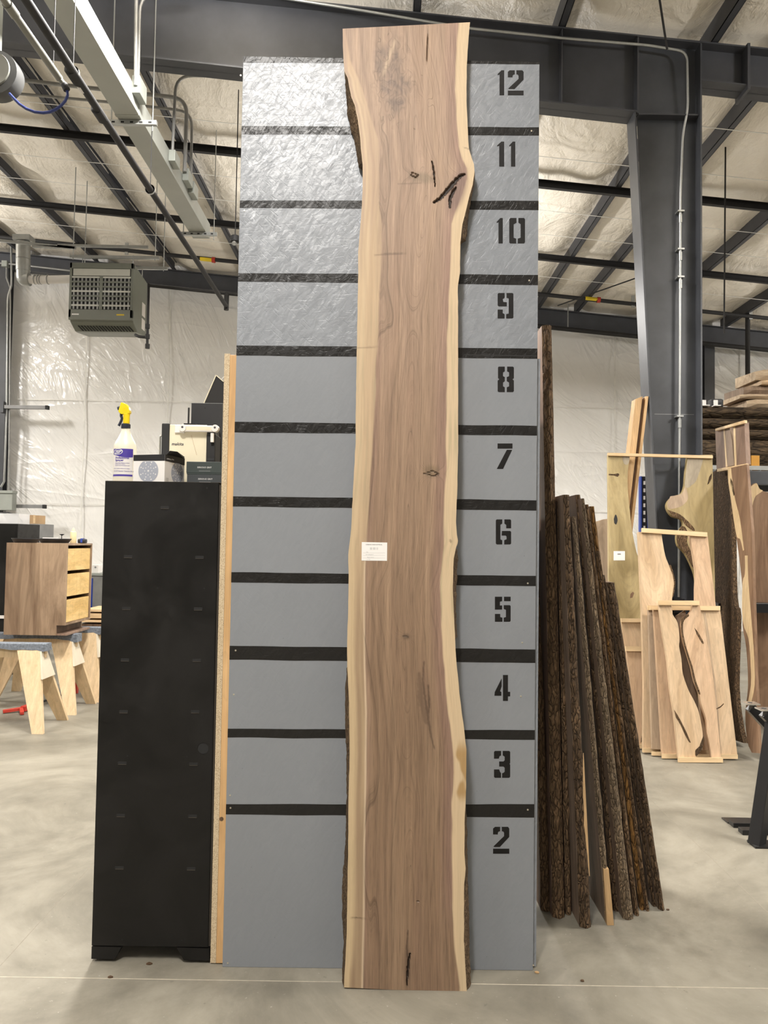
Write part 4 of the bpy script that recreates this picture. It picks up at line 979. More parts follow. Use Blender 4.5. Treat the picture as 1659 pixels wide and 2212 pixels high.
tm = thing('tape_measure', 'small black and blue tape measure on the drawer unit corner', 'tape measure', (gx, 7.9, DT+.0005))
bx(-.042,.042,-.03,.03,0,.045).build('case','black_plastic',tm,bevel=.012); bx(-.012,.012,-.031,.031,.006,.05).build('blue_band','blue_rack',tm,bevel=.004)
# red bar clamp on the floor
A_, B_ = fl(48,1537), fl(164,1497); dv = (B_-A_).normalized(); nv = Vector((-dv.y, dv.x, 0))
bc = thing('bar_clamp', 'red and black bar clamp lying on the floor under the sawhorses', 'clamp', (A_.x, A_.y, 0)); L_ = (B_-A_).length
MB().bar(Vector((0,0,.03)), dv*L_+Vector((0,0,.03)), .028, .012).build('bar','pipe_black',bc)
def red(nm, a, b, w_, h_): MB().bar(a, b, w_, h_).build(nm,'red_paint',bc,bevel=.004)
red('jaw', dv*-.02+nv*-.02+Vector((0,0,.03)), dv*.16+nv*-.02+Vector((0,0,.03)), .055, .05)
red('jaw_arm', dv*-.02+Vector((0,0,.03)), dv*-.12+nv*.12+Vector((0,0,.02)), .035, .03); red('jaw_arm', dv*-.02+Vector((0,0,.03)), dv*-.15+nv*-.10+Vector((0,0,.02)), .035, .03)
red('sliding_jaw', dv*(L_-.02)+Vector((0,0,.001)), dv*(L_-.02)+Vector((0,0,.15)), .06, .05)
MB().cyl(dv*(L_-.02)+nv*.03+Vector((0,0,.10)), dv*(L_-.02)+nv*.10+Vector((0,0,.10)), .018, 12).build('handle','red_paint',bc,smooth=40)
# far left equipment
def pbox(name, lab, cat, px0, px1, py_top, Y, depth, z0, mat, bev=.004, **kw):
    a, b = at(px0, py_top, Y), at(px1, py_top, Y)
    o = thing(name, lab, cat, ((a.x+b.x)/2, Y, z0)); h2 = (b.x-a.x)/2
    bx(-h2, h2, 0, depth, 0, a.z-z0).build(kw.get('part','body'), mat, o, bevel=bev)
    return o, h2, a.z-z0
o, h2, H_ = pbox('tool_cabinet', 'large black tool cabinet behind the walnut drawer unit at the left edge', 'cabinet', -60, 39, 1130, 9.4, .6, 0, 'cabinet_black')
bx(-h2, h2-.02, -.025, 0, H_*.37, H_*.39).build('shelf_edge','white_plastic',o); bx(-h2, h2-.02, -.006, 0, H_*.39+.02, H_-.03).build('door','cabinet_black',o); bx(-h2, h2-.02, -.006, 0, .05, H_*.37-.02).build('door','cabinet_black',o)
o2 = thing('storage_bin', 'clear plastic bin holding white paper on the black tool cabinet', 'bin', (o.location.x+.05, 9.55, H_+.0005))
a = at(-40,1128,9.55).x-o2.location.x; b = at(40,1128,9.55).x-o2.location.x
for args in ((a,b,0,.004,0,.13),(a,b,.296,.3,0,.13),(a,a+.004,.004,.296,0,.13),(b-.004,b,.004,.296,0,.13),(a,b,.004,.296,0,.004)): bx(*args).build('wall','clear_plastic',o2)
MB().extrude([(a+.03,.1,.006),(a+.28,.1,.006),(a+.20,.1,.12),(a+.08,.1,.12)],(0,.02,.01)).build('paper','white_paper',o2)
MB().tube([(a+.1,.15,.13),(a+.25,.15,.145),(b-.1,.15,.12),(b-.02,.15,.03)],.008,8).build('cable','black_plastic',o2,smooth=50)
o, h2, H_ = pbox('steel_locker', 'dark grey two-door steel locker beside the black tool cabinet', 'locker', 39, 83, 1131, 10.6, .5, 0, 'grey_plastic')
for s0, s1 in ((-h2+.01,-.022),(.022,h2-.01)): bx(s0,s1,-.012,0,.06,H_-.04).build('door','steel_dark',o,bevel=.003)
bx(-.006,.012,-.008,0,.06,H_-.04).build('white_strip','white_plastic',o); bx(-h2+.02,-h2+.06,-.0135,-.012,H_-.12,H_-.08).build('sticker','red_paint',o)
xl, hl_ = o.location.x, H_
for k, (px0, px1, py0, py1, lab) in enumerate(((64, 84, 1112, 1131, 'small brown cardboard box on the steel locker, right of the two'), (41, 62, 1110, 1131, 'open cardboard box with bits inside on the steel locker, left of the two'))):
    a, b = at(px0, py0, 10.75), at(px1, py1, 10.75); c = thing('cardboard_box', lab, 'box', ((a.x+b.x)/2, 10.75, hl_+.0005), 'cardboard boxes'); w_ = (b.x-a.x)/2
    if k == 0: bx(-w_,w_,0,.2,0,a.z-b.z).build('carton','cardboard',c); bx(-.015,.015,-.001,.2,.01,a.z-b.z+.001).build('tape','pine_pale',c)
    else:
        for args in ((-w_,w_,0,.005,0,.06),(-w_,w_,.195,.2,0,.13),(-w_,-w_+.005,.005,.195,0,.13),(w_-.005,w_,.005,.195,0,.11),(-w_,w_,.005,.195,0,.005)): bx(*args).build('carton_wall','cardboard',c)
        MB().cyl((-.03,.05,.05),(.04,.08,.07),.035,12).build('paper_roll','white_paper',c)
# wall post fittings at the left edge
o, h2, H_ = pbox('control_box', 'galvanised electrical control box on the left wall post', 'electrical box', -20, 27, 1059, 14.75, .18, at(10,1102,14.75).z, 'galv_box', .006)
bx(-h2-.01,h2+.01,-.02,.185,H_-.05,H_).build('cover_lip','galv_box',o)
for py_, x1, lab in ((879, 105, 'grey steel bracket arm on the wall post, the upper of two'), (1093, 99, 'grey steel bracket arm on the wall post, the lower of two')):
    a, b = at(16, py_, 15.0), at(x1, py_, 15.0); o = thing('bracket_arm', lab, 'bracket', (a.x, 15.0, a.z), 'wall bracket arms'); L_ = b.x-a.x
    bx(-.05, L_-.05, -.04, .04, -.035, .03).build('arm','grey_plastic',o); bx(L_-.05, L_, -.045, .045, -.04, .035).build('end_cap','rubber_black',o); bx(-.12,-.05,-.06,.06,-.12,.1).build('mount','steel_dark',o)
cd = thing('conduit_run', 'thin galvanised conduit with junction box down the left wall post', 'conduit', (0,0,0))
Yc = 15.05
MB().tube([at(24,530,Yc),at(25,600,Yc),at(24.5,617,Yc),at(18,637,Yc),at(16.5,650,Yc),at(14,900,Yc),at(9,1040,Yc),at(2,1052,Yc)], .022, 8).build('conduit','steel_galv',cd,smooth=50)
MB().tube([at(14,578,Yc),at(14,600,Yc),at(22,622,Yc),at(22.5,660,Yc),at(19,1058,Yc)], .018, 8).build('conduit','pipe_grey',cd,smooth=50)
p = at(12,571,Yc); bx(p.x-.055,p.x+.055,Yc-.06,Yc+.06,p.z-.06,p.z+.06).build('junction_box','galv_box',cd,bevel=.006)
MB().tube([at(-30,568,Yc),at(6,569,Yc),at(40,572,Yc),at(153,585,Yc)], .02, 8).build('conduit','pipe_grey',cd,smooth=50)
# work bench strip between drawer unit and black cabinet
o, h2, H_ = pbox('work_bench', 'grey work bench glimpsed between the drawer unit and black cabinet', 'bench', 188, 236, 1243, 11.2, .6, 0, 'grey_bench', part='carcass')
bx(-h2-.02,h2+.02,-.02,.62,H_,H_+.03).build('worktop','galv_box',o)
bx(-h2+.03,-h2+.09,-.016,-.002,.4,H_-.04).build('blue_panel','blue_rack',o)
bt = H_+.03
a, b = at(199,1220,11.3), at(213,1243,11.3); c = thing('small_appliance', 'small white appliance with round dial on the grey bench', 'appliance', ((a.x+b.x)/2, 11.3, bt+.0005))
w_ = (b.x-a.x)/2; bx(-w_,w_,0,.14,0,a.z-bt).build('housing','white_plastic',c,bevel=.008); MB().lathe([(.014,-.006),(.014,.001)],(0,0,(a.z-bt)*.7),14,'Y').build('dial','grey_plastic',c)
for k, (py0, py1, px0) in enumerate(((1316,1322,180),(1325,1336,176),(1339,1345,172))):
    Yb = 9.3; a, b = at(px0, py0, Yb), at(235, py1, Yb)
    tag(bx(a.x,b.x,Yb,Yb+.5,b.z,a.z).build('timber_board','fir_x',bevel=.003), ('thin red-brown board on top of the low timber stack','thick pale board in the middle of the low timber stack','pale board at the bottom of the low timber stack')[k], 'board', 'low timber stack boards')
a = at(172,1347,9.3); b = at(235,1347,9.3)
cr = thing('timber_trestle', 'low dark trestle carrying the timber stack behind the sawhorses', 'trestle', ((a.x+b.x)/2, 9.55, 0)); w_ = (b.x-a.x)/2
bx(-w_,w_,-.24,.24,a.z-.06,a.z-.005).build('top_rail','walnut_dark',cr)
for sx in (-1,1): bx(sx*(w_-.05)-.03,sx*(w_-.05)+.03,-.2,.2,0,a.z-.06).build('leg','walnut_dark',cr)
# ------------------------------------------------------------------ services under the roof
# rectangular grey cable duct running away from the camera
dz = 5.55; dxl, dxr = -2.515, -2.30; dye = 9.76; dh_ = .19
du_ = thing('cable_duct', 'long pale grey rectangular duct hung under the roof at the left', 'duct', (0,0,0))
for y0, y1 in ((1.2, 4.6), (4.6, 6.9), (6.9, 9.76)):
    bx(dxl, dxr, y0+.002, y1-.002, dz, dz+dh_).build('duct_section', 'duct_grey', du_, bevel=.003)
for yy in (4.6, 6.9): bx(dxl-.004, dxr+.004, yy-.02, yy+.02, dz-.004, dz+dh_+.004).build('joint_band', 'duct_grey', du_)
for yy in (6.98, 9.55):
    st = bx(dxl-.10, dxr+.14, yy-.02, yy+.02, dz-.045, dz-.004).build('strut_channel', 'steel_galv', du_)
    for k in range(5): bx(dxl-.06+k*.085, dxl-.03+k*.085, yy-.0206, yy-.0195, dz-.034, dz-.018).build('strut_slot', 'heater_dark', st)
    for x_ in (dxl-.07, dxr+.10): MB().cyl((x_, yy, dz-.10), (x_, yy, zp(x_)), .006, 6).build('threaded_rod', 'steel_galv', du_)
for px_, py_, w_, h_ in ((296,195,.07,.16),(372,345,.06,.12),(401,385,.07,.14),(413,412,.06,.14)):
    p = atx(px_, py_, dxr+.012); bx(dxr, dxr+.07, p.y-.1, p.y+.1, p.z-h_/2, p.z+h_/2).build('connector', 'galv_box', du_, bevel=.006)
# EMT conduits looping into the duct
X_ = dxr+.035
def cond(name, lab, pts, r=.016, mat='pipe_grey', rad=.18):
    o = MB().tube(arc_pts(pts, rad, 6), r, 8).build(name, mat, smooth=50); tag(o, lab, 'conduit', 'conduits at the grey duct'); return o
a = atx(293, 185, X_); cond('conduit', 'pair-left grey conduit rising from the duct joint to the rafter', [a, at(295,-80,a.y)], .018)
a = atx(298, 185, X_); b_ = at(303, -15, a.y); cond('conduit', 'pair-right grey conduit bending right above the rafter', [a, b_, at(420,-20,a.y)], .014)
a = atx(372, 339, X_); t_ = at(380, 163, a.y); cond('conduit', 'grey conduit bending right toward the numbered board top', [a, t_, at(620,166,a.y)], .016)
a = atx(399, 371, X_); t_ = at(404, 213, a.y); cond('conduit', 'grey conduit arching left across the duct, upper of two', [a, t_, at(211,192,a.y), at(30,171,a.y)], .022)
a = atx(412, 402, X_); t_ = at(415, 241, a.y); cond('conduit', 'grey conduit arching left across the duct, lower of two', [a, t_, at(230,220,a.y), at(-20,197,a.y)], .016)
# black gas pipe running to the heater
gp = thing('gas_pipe', 'long black gas pipe running under the roof and dropping to the unit heater', 'pipe', (0,0,0))
gz = 4.9; e_ = fl(489,662,gz); s_ = Vector((e_.x+.04, 1.0, gz)); Yg = e_.y
up = at(491.5,636,Yg)
MB().tube([s_, (e_.x, e_.y, gz)], .030, 10).build('long_pipe', 'pipe_black', gp, smooth=50)
MB().cyl((e_.x,e_.y,gz-.05), (e_.x,e_.y,up.z+.02), .034, 10).build('riser', 'pipe_black', gp, smooth=50)
tl, tr = at(321,617,Yg), at(640,650,Yg)
MB().cyl((tl.x,Yg,tl.z), (tr.x,Yg,tr.z), .020, 10).build('cross_pipe', 'pipe_black', gp, smooth=50)
bt_ = at(318,750,Yg); MB().cyl((tl.x,Yg,tl.z+.03), (bt_.x,Yg,bt_.z), .019, 10).build('drop_pipe', 'pipe_black', gp, smooth=50)
for py_ in (705, 727, 748): p = at(318.5,py_,Yg); MB().cyl((p.x,Yg,p.z-.03),(p.x,Yg,p.z+.03),.033,10).build('fitting','pipe_black',gp,smooth=50)
hb_ = at(300,726,Yg); p = at(318.5,729,Yg); MB().tube([(p.x,Yg,p.z),(hb_.x,Yg,p.z+.01),(hb_.x-.08,Yg+.1,p.z+.06)],.02,8).build('branch','pipe_black',gp,smooth=50)
for py_ in (163, 246): 
    p = fl(172 if py_ == 163 else 225, py_, gz); MB().cyl((e_.x+.01,p.y-.07,gz),(e_.x+.01,p.y+.07,gz),.040,10).build('coupling','pipe_black',gp,smooth=50)
p = fl(188,187,gz); MB().cyl((e_.x+.012,p.y-.035,gz),(e_.x+.012,p.y+.035,gz),.0315,10).build('pipe_label','white_plastic',gp,smooth=50)
for py_, px_ in ((160,172),(412,336)):
    p = fl(px_,py_,gz); MB().lathe([(.045,-.012),(.045,.012),(.036,.012),(.036,-.012),(.045,-.012)],(e_.x+.01,p.y,gz+.01),14,'Y').build('hanger_ring','steel_galv',gp,smooth=40); MB().cyl((e_.x+.01,p.y,gz+.05),(e_.x+.01,p.y,zp(e_.x)),.004,6).build('hanger_rod','pipe_black',gp)
# compressed-air drop and hose reel
ap = thing('air_pipe', 'pale grey compressed-air pipe ending in a blue hose at the top left', 'pipe', (0,0,0))
az = 4.9; q1 = fl(128,169,az); q2 = at(141,186,q1.y+.02)
MB().tube([(q1.x-.005,.9,az),(q1.x,q1.y,az)], .026, 10).build('pipe','pipe_khaki',ap,smooth=50)
MB().tube([(q1.x,q1.y-.01,az),(q2.x,q2.y,q2.z)], .018, 10).build('elbow','pipe_khaki',ap,smooth=50)
MB().cyl((q2.x-.008,q2.y-.002,q2.z+.012),(q2.x+.012,q2.y,q2.z-.028),.024,10).build('hose_end','pipe_black',ap,smooth=50)
p = fl(120,150,az); MB().cyl((q1.x,p.y,az),(q1.x,p.y,zp(q1.x)),.004,6).build('hanger_rod','pipe_black',ap)
p = fl(20,20,az); MB().cyl((q1.x,p.y-.05,az),(q1.x,p.y+.05,az),.032,10).build('coupling','pipe_khaki',ap,smooth=50)
Yh = q2.y; hp = [at(x,y,Yh) for x, y in ((145,196),(146,206),(141,218),(133,227),(121,236),(108,242),(93,244),(75,242),(57,235),(42,225),(29,212),(20,202))]
MB().tube(hp, .010, 8).build('blue_hose','hose_blue',ap,smooth=60)
rc = at(-3,166,Yh+.05); rr_ = at(46,166,Yh+.05).x-rc.x
hr_ = thing('hose_reel', 'round grey hose reel cut by the left picture edge', 'hose reel', (rc.x, rc.y, rc.z))
MB().lathe([(rr_*.55,-.07),(rr_*.98,-.06),(rr_,-.03),(rr_,.03),(rr_*.98,.06),(rr_*.55,.07)],(0,0,0),32,'Y').build('drum','reel_grey',hr_,smooth=40)
MB().lathe([(rr_*.45,-.078),(rr_*.76,-.082),(rr_*.78,-.070),(rr_*.45,-.069)],(-.01,0,.01),32,'Y').build('face_ring','pipe_khaki',hr_,smooth=40)
MB().lathe([(.02,-.09),(rr_*.4,-.075),(rr_*.44,-.066)],(-.01,0,.01),24,'Y').build('hub','pipe_black',hr_,smooth=40)
bx(-.06,.0,-.03,.03,rr_*.9,zp(rc.x)-rc.z).build('bracket','duct_grey',hr_)
# unit heater
HY = 10.9; A0, A1 = at(153,567,HY), at(290,575,HY); Zb = at(153,694,HY).z; Zt = A0.z-.01; hw_ = (A1.x-A0.x)/2
uh = thing('unit_heater', 'grey-green gas unit heater with louvred front hanging from the roof', 'heater', ((A0.x+A1.x)/2, HY, Zb)); HH = Zt-Zb; HD = .72
MB().extrude([(-hw_,.04,0),(-hw_,0,.06),(-hw_,0,HH-.05),(-hw_,.03,HH),(-hw_,HD,HH-.08),(-hw_,HD,-.03),(-hw_,.3,-.085),(-hw_,.22,-.085)],(2*hw_,0,0)).build('casing','heater_green',uh,bevel=.01)
bx(-hw_+.03,hw_-.03,-.012,.02,HH*.19,HH-.075).build('louvre_opening','heater_dark',uh)
for (x0_,x1_,z0_,z1_) in ((-hw_,-hw_+.035,.05,HH),(hw_-.035,hw_,.05,HH),(-hw_,hw_,HH-.08,HH),(-hw_,hw_,.02,HH*.2)): bx(x0_,x1_,-.03,.01,z0_,z1_).build('front_frame','heater_green',uh,bevel=.004)
bx(-hw_+.05,hw_-.05,-.026,-.008,HH-.185,HH-.085).build('header_strip','heater_pale',uh)
bx(-.022,.022,-.034,-.012,HH*.2,HH-.185).build('centre_mullion','heater_green',uh)
nl_ = 7; zz0, zz1 = HH*.21, HH-.19
for side in (-1,1):
    xa_, xb_ = (-hw_+.036,-.022) if side < 0 else (.022,hw_-.036)
    for k in range(nl_):
        z_ = lerp(zz0, zz1, (k+.85)/nl_)
        MB().hexa([(xa_,-.03,z_-.022),(xb_,-.03,z_-.022),(xb_,.0,z_-.008),(xa_,.0,z_-.008)],[(xa_,-.03,z_+.004),(xb_,-.03,z_+.004),(xb_,-.0,z_+.016),(xa_,-.0,z_+.016)]).build('louvre','heater_pale' if k % 3 == 0 else 'heater_green',uh)
    for k in range(7):
        x_ = lerp(xa_, xb_, (k+.5)/7); bx(x_-.012,x_+.012,-.018,-.002,zz0,zz1).build('vertical_vane','pipe_grey',uh)
for k in range(18):
    x_ = -hw_+.12+k*.043; MB().hexa([(x_,.205,-.082),(x_+.02,.205,-.082),(x_-.015,.10,-.0335),(x_-.035,.10,-.0335)],[(x_,.20,-.084),(x_+.02,.20,-.084),(x_-.015,.095,-.0355),(x_-.035,.095,-.0355)]).build('vent_slot','heater_dark',uh)
for x_, w_, m_ in ((-hw_+.10,.10,'text_white'),(hw_-.17,.11,'yellow_tape')): bx(x_-w_/2,x_+w_/2,-.0312,-.0298,.085,.105).build('name_plate',m_,uh)
for z_, h_ in ((.22,.20),(.02,.16)): bx(hw_-.001,hw_+.0012,.40,.55,z_,z_+h_).build('paper_sticker','white_plastic',uh)
HZt = at(230,552,HY).z - Zb
for y_ in (.12, .55):
    bx(-hw_-.06,hw_+.32,y_-.02,y_+.02,HZt,HZt+.04).build('strut_channel','steel_galv',uh)
    for x_ in (-hw_+.12,hw_-.06): MB().cyl((x_,y_,HH-.04),(x_,y_,HZt+.05),.007,6).build('threaded_rod','steel_galv',uh); 
    for x_ in (-hw_-.02,hw_+.26): MB().cyl((x_,y_,HZt-.02),(x_,y_,zp(uh.location.x+x_)-Zb),.007,6).build('threaded_rod','steel_galv',uh)
# flue and pale vent pipe behind heater
fv = thing('flue_pipe', 'galvanised flue with elbow and pale vent pipe left of the heater', 'flue pipe', (0,0,0))
Yf = 11.6; p0 = at(50,524,Yf); p1 = at(50,585,Yf); p2 = at(64,604,Yf); p3 = at(153,603,Yf)
MB().cyl(p0,p1,.105,18).build('flue','steel_galv',fv,smooth=40); MB().tube(arc_pts([p1,at(50,604,Yf),p2],.16,6),.10,18).build('elbow','steel_galv',fv,smooth=50)
MB().tube([p2,at(78,605,Yf),p3],.062,16).build('vent_pipe','white_plastic',fv,smooth=40)
for px_ in (76,83,88,104): p = at(px_,604,Yf); MB().lathe([(.072,-.006),(.074,0),(.072,.006)],(p.x,p.y,p.z),16,'X').build('clamp_band','pipe_grey',fv,smooth=40)
p = at(50,560,Yf); MB().lathe([(.108,-.006),(.108,.006)],(p.x,p.y,p.z),18).build('seam_band','pipe_grey',fv,smooth=40)
p = at(50,518,Yf); bx(p.x-.12,p.x+.14,Yf-.1,Yf+.1,p.z-.03,p.z+.05).build('roof_collar','steel_galv',fv)
for (xa_,ya_,xb_,yb_) in ((0,520,163,536),(70,532,162,536),(125,530,320,534)):
    MB().bar(at(xa_,ya_,11.0),at(xb_,yb_,11.0),.035,.035).build('strut_rail','steel_galv',fv)
# white conduit along the big rafter and down the column
cc = thing('column_conduit', 'thin galvanised conduit along the rafter and down the tapered column', 'conduit', (0,0,0)); Yc = 6.965
MB().tube(arc_pts([at(380,-40,Yc),at(740,16,Yc),at(1015,62,Yc),at(1240,85,Yc),at(1400,98,Yc),at(1484,112,Yc),at(1486,235,7.0),at(1475,290,7.04),at(1470,420,7.04),at(1468,900,7.04),at(1466,1290,7.04)],.09,5),.0125,8).build('conduit','steel_galv',cc,smooth=50)
for py_ in (472,554,614,915): p = at(1470 if py_ < 700 else 1468,py_,7.04); MB().cyl((p.x,7.04,p.z-.04),(p.x,7.04,p.z+.04),.018,8).build('coupling','steel_galv',cc,smooth=50); bx(p.x-.03,p.x+.03,7.02,7.095,p.z+.06,p.z+.075).build('strap','steel_galv',cc)
p = at(1465,1300,7.04); bx(p.x-.05,p.x+.05,7.01,7.095,p.z-.1,p.z+.03).build('outlet_box','black_plastic',cc,bevel=.005)
# brace rods
for k, (pts, Yr, lab) in enumerate((([(1425,0),(1441,106)],6.4,'thin dark rod hanging by the column top'), ([(1568,215),(1564,720)],9.0,'thin vertical dark rod right of the column'), ([(1615,672),(1615,850)],14.25,'thin black drop pipe near the far wall at the right'))):
    P = [at(x,y,Yr) for x, y in pts]
    if k == 0: P[0] = P[0] + (P[0]-P[1])*.4
    tag(MB().tube(P,(.010,.010,.045)[k],8).build('hanger_rod' if k < 2 else 'drop_pipe','pipe_black',smooth=50), lab, 'rod' if k < 2 else 'pipe')
for pa, pb, lab in (((1205,660),(1376,600),'diagonal brace cable behind the tapered column, left part'),((1500,553),(1600,505),'diagonal brace cable right of the tapered column')):
    a = at(*pa,14.3); b = at(*pb,12.5 if pa[0]<1300 else 12.0)
    tag(MB().tube([a,b],.012,6).build('brace_cable','pipe_black'), lab, 'cable')
# ------------------------------------------------------------------ rough slabs leaning on the right side of the board
# bottom (x0, x1, y on the floor), top (x0, x1, y), depth, front material, side material, label
LS = [
 ((1168,1190,1966),(1150,1160,1120),.30,'bark_mid','walnut_dark','dark bark-edged slab half hidden behind the numbered board'),
 ((1193,1219,1981),(1170,1191,704),.34,'bark_mid','walnut_rose','tallest dark slab of the leaning row, next to the numbered board'),
 ((1221,1234,1974),(1203,1213,1082),.30,'bark_mid','walnut_dark','narrow bark slab just right of the tallest leaning slab'),
 ((1252,1276,2002),(1216,1229,1069),.34,'bark_dark','slab_grey','dark bark slab whose foot juts nearest the camera'),
 ((1309,1322,1994),(1235,1244,1116),.36,'bark_grey','slab_grey','slab with crusty grey bark and a bare orange wood foot'),
 ((1324,1339,1966),(1243,1253,1069),.30,'bark_dark','walnut_dark','dark slab right of the one with the orange foot'),
 ((1345,1368,1984),(1255,1262,1077),.30,'bark_grey','slab_grey','thick slab with knobbly grey bark mid-row'),
 ((1370,1380,1976),(1264,1271,1090),.26,'bark_mid','walnut_dark','thin bark slab beside the ochre-streaked one'),
 ((1382,1392,1964),(1273,1283,1094),.26,'bark_ochre','slab_grey','slab with ochre-streaked bark edge'),
 ((1394,1402,1966),(1287,1295,1190),.26,'bark_mid','walnut_dark','narrow dark slab right of the ochre-streaked one'),
 ((1408,1417,1956),(1297,1306,1242),.26,'bark_dark','slab_grey','short dark slab, second from the right of the leaning row'),
 ((1422,1435,1964),(1310,1327,1258),.26,'bark_dark','slab_grey','short bark slab at the right end of the leaning row')]
def lean_slab(i, b, t, dep, fm, sm, lab):
    y = b[2]; B0, B1 = fl(b[0], y), fl(b[1], y); Y = (B0.y+B1.y)/2
    B0 = Vector((B0.x, Y, .0008)); B1 = Vector((B1.x, Y, .0008)); T0, T1 = at(t[0], t[2], Y), at(t[1], t[2], Y)
    T0.z = T1.z = (T0.z+T1.z)/2
    o = thing('rough_slab', lab, 'wood slab', (B0.x, Y, 0), 'rough slabs leaning in a row'); L = Vector(o.location)
    MB().hexa([B0-L, B1-L, B1-L+Vector((0,dep,0)), B0-L+Vector((0,dep,0))], [T0-L+Vector((0,0,0)), T1-L, T1-L+Vector((0,dep,0)), T0-L+Vector((0,dep,0))]).build('slab_body', sm, o)
    n_, m_ = 90, 4; mb = MB(); W = m_+1
    for j in range(n_+1):
        v = j/n_; a = B0.lerp(T0, v); c = B1.lerp(T1, v)
        for k in range(W):
            u = k/m_; p = a.lerp(c, u)
            wob = .004*n3(v*22, i*3.1, 0)*(u-.5)*2 if k in (0, m_) else 0
            out = (.006 + .010*(1-(2*u-1)**2) + .007*n3(v*30, u*3, i*2.0) + .006*n3(v*70, u*5, i)) if fm.startswith('bark') else .002
            if k in (0, m_): out *= .3
            mb.v.append(tuple(p - L + Vector((wob, -max(.0006,out), .0))))
    base = len(mb.v)
    for j in range(n_+1):
        v = j/n_; mb.v += [tuple(B0.lerp(T0, v)-L+Vector((0,.004,0))), tuple(B1.lerp(T1, v)-L+Vector((0,.004,0)))]
    for j in range(n_):
        for k in range(m_): mb.f.append((j*W+k, j*W+k+1, (j+1)*W+k+1, (j+1)*W+k))
        mb.f.append((j*W, (j+1)*W, base+2*j+2, base+2*j)); mb.f.append((j*W+m_, base+2*j+1, base+2*j+3, (j+1)*W+m_))
    mb.build('bark_edge' if fm.startswith('bark') else 'front_edge', fm, o)
    return o, L, B0, B1, T0, T1
lsd = [lean_slab(i, *a) for i, a in enumerate(LS)]
o, L, B0, B1, T0, T1 = lsd[4]                 # bare orange foot
bb_ = MB(); v1 = .135
bb_.hexa([B0-L+Vector((-.001,-.022,0)), B1-L+Vector((.002,-.022,0)), B1-L+Vector((.002,.01,0)), B0-L+Vector((-.001,.01,0))], [B0.lerp(T0,v1)-L+Vector((.004,-.020,0)), B1.lerp(T1,v1)-L+Vector((.002,-.020,0)), B1.lerp(T1,v1)-L+Vector((.002,.01,0)), B0.lerp(T0,v1)-L+Vector((.004,.01,0))])
bb_.build('bare_foot', 'plank_tan', o)
o, L, B0, B1, T0, T1 = lsd[3]                 # pale sap streak
mb = MB()
for j in range(13):
    v = lerp(.12, .40, j/12); w_ = .010*math.sin(math.pi*j/12)*(1+.6*n3(j*.7,0,0)); p = B1.lerp(T1, v)-L; mb.v += [tuple(p+Vector((-w_-.001,-.024,0))), tuple(p+Vector((.002,-.022,0)))]
mb.f = [(2*j,2*j+1,2*j+3,2*j+2) for j in range(12)]; mb.build('sap_streak', 'plank_tan', o)

# ------------------------------------------------------------------ battened live-edge panels by the column
def poly_on(Y0, k, pts, off=0.0):
    return [onplane(x, y, Y0-off, k) for x, y in pts]
def panel(lab, Y0, k, planks, battens, th=.042, group='battened panels by the column'):
    o = thing('battened_panel', lab, 'wood panel', (onplane(planks[0][1][0][0], 1640, Y0, k).x, Y0, 0), group); L = Vector(o.location); nb = Vector((0, 1, -k)).normalized()
    def clampz(P):
        for p in P: p.z = max(p.z, .001)
        return P
    for mat_, pts in planks:
        P = clampz([p-L for p in poly_on(Y0, k, pts)])
        # jitter live edges a little by subdividing
        MB().extrude(P, nb*th).build('plank', mat_, o)
    for (x0, y0, x1, y1, h_) in battens:
        P = clampz([p-L for p in poly_on(Y0, k, [(x0,y0),(x1,y1),(x1,y1+h_),(x0,y0+h_)], .022)])
        MB().extrude(P, nb*.0215).build('batten', 'pine_pale', o)
    return o, L, nb
def smooth_line(pts, n=3):                    # Catmull-Rom through traced points
    out = []
    for i in range(len(pts)-1):
        p0, p1, p2, p3 = (Vector(pts[max(0,i-1)]), Vector(pts[i]), Vector(pts[i+1]), Vector(pts[min(len(pts)-1,i+2)]))
        for q in range(n):
            t_ = q/n; out.append(tuple(.5*((2*p1) + (p2-p0)*t_ + (2*p0-5*p1+4*p2-p3)*t_*t_ + (3*p1-p0-3*p2+p3)*t_**3)))
    out.append(tuple(pts[-1])); return out
S = smooth_line
# A: tall poplar pair
A, LA, NA = panel('tall greenish-yellow poplar panel, two live-edge planks under one top batten', 6.62, .125,
  [('poplar', [(1314,981)] + S([(1360.5,984),(1359,999),(1356,1021),(1356,1055),(1360.5,1102),(1365,1143),(1375,1193),(1386,1225),(1390,1300),(1386,1400),(1390,1575)]) + [(1318,1575)]),
   ('poplar', S([(1485.6,984),(1481,1024),(1479,1049),(1471.6,1066),(1452.8,1072.5),(1441,1086.6),(1442,1100.7),(1452.8,1115),(1471.6,1121),(1476,1134),(1468,1144),(1462,1157),(1465,1178),(1481,1196),(1496,1226),(1503,1250),(1506,1300),(1502,1420),(1505,1578)]) + [(1549,1578),(1545,1300),(1539,982)])],
  [(1313,978,1540,984,6)], .045)
def stain(o, L, nb, Y0, k, pts, mat, nm, off=.0012):
    P = [onplane(x, y, Y0-off, k)-L for x, y in pts]; MB().extrude(P, nb*.0008).build(nm, mat, o)
stain(A, LA, NA, 6.62, .125, S([(1486,986),(1481.5,1024),(1479.5,1049),(1486,1054),(1494,1048),(1503,1040),(1511,1020),(1516,1003),(1520,987)]), 'poplar_grey', 'grey_stain')
stain(A, LA, NA, 6.62, .125, S([(1344,985),(1347,1000),(1354,1004),(1359,998),(1360,986)]), 'poplar_grey', 'grey_stain')
stain(A, LA, NA, 6.62, .125, S([(1442,1101),(1453,1105),(1470,1112),(1488,1128),(1500,1142),(1498,1147),(1480,1134),(1472,1121.5),(1453,1115.5)]), 'bark_mid', 'bark_patch')
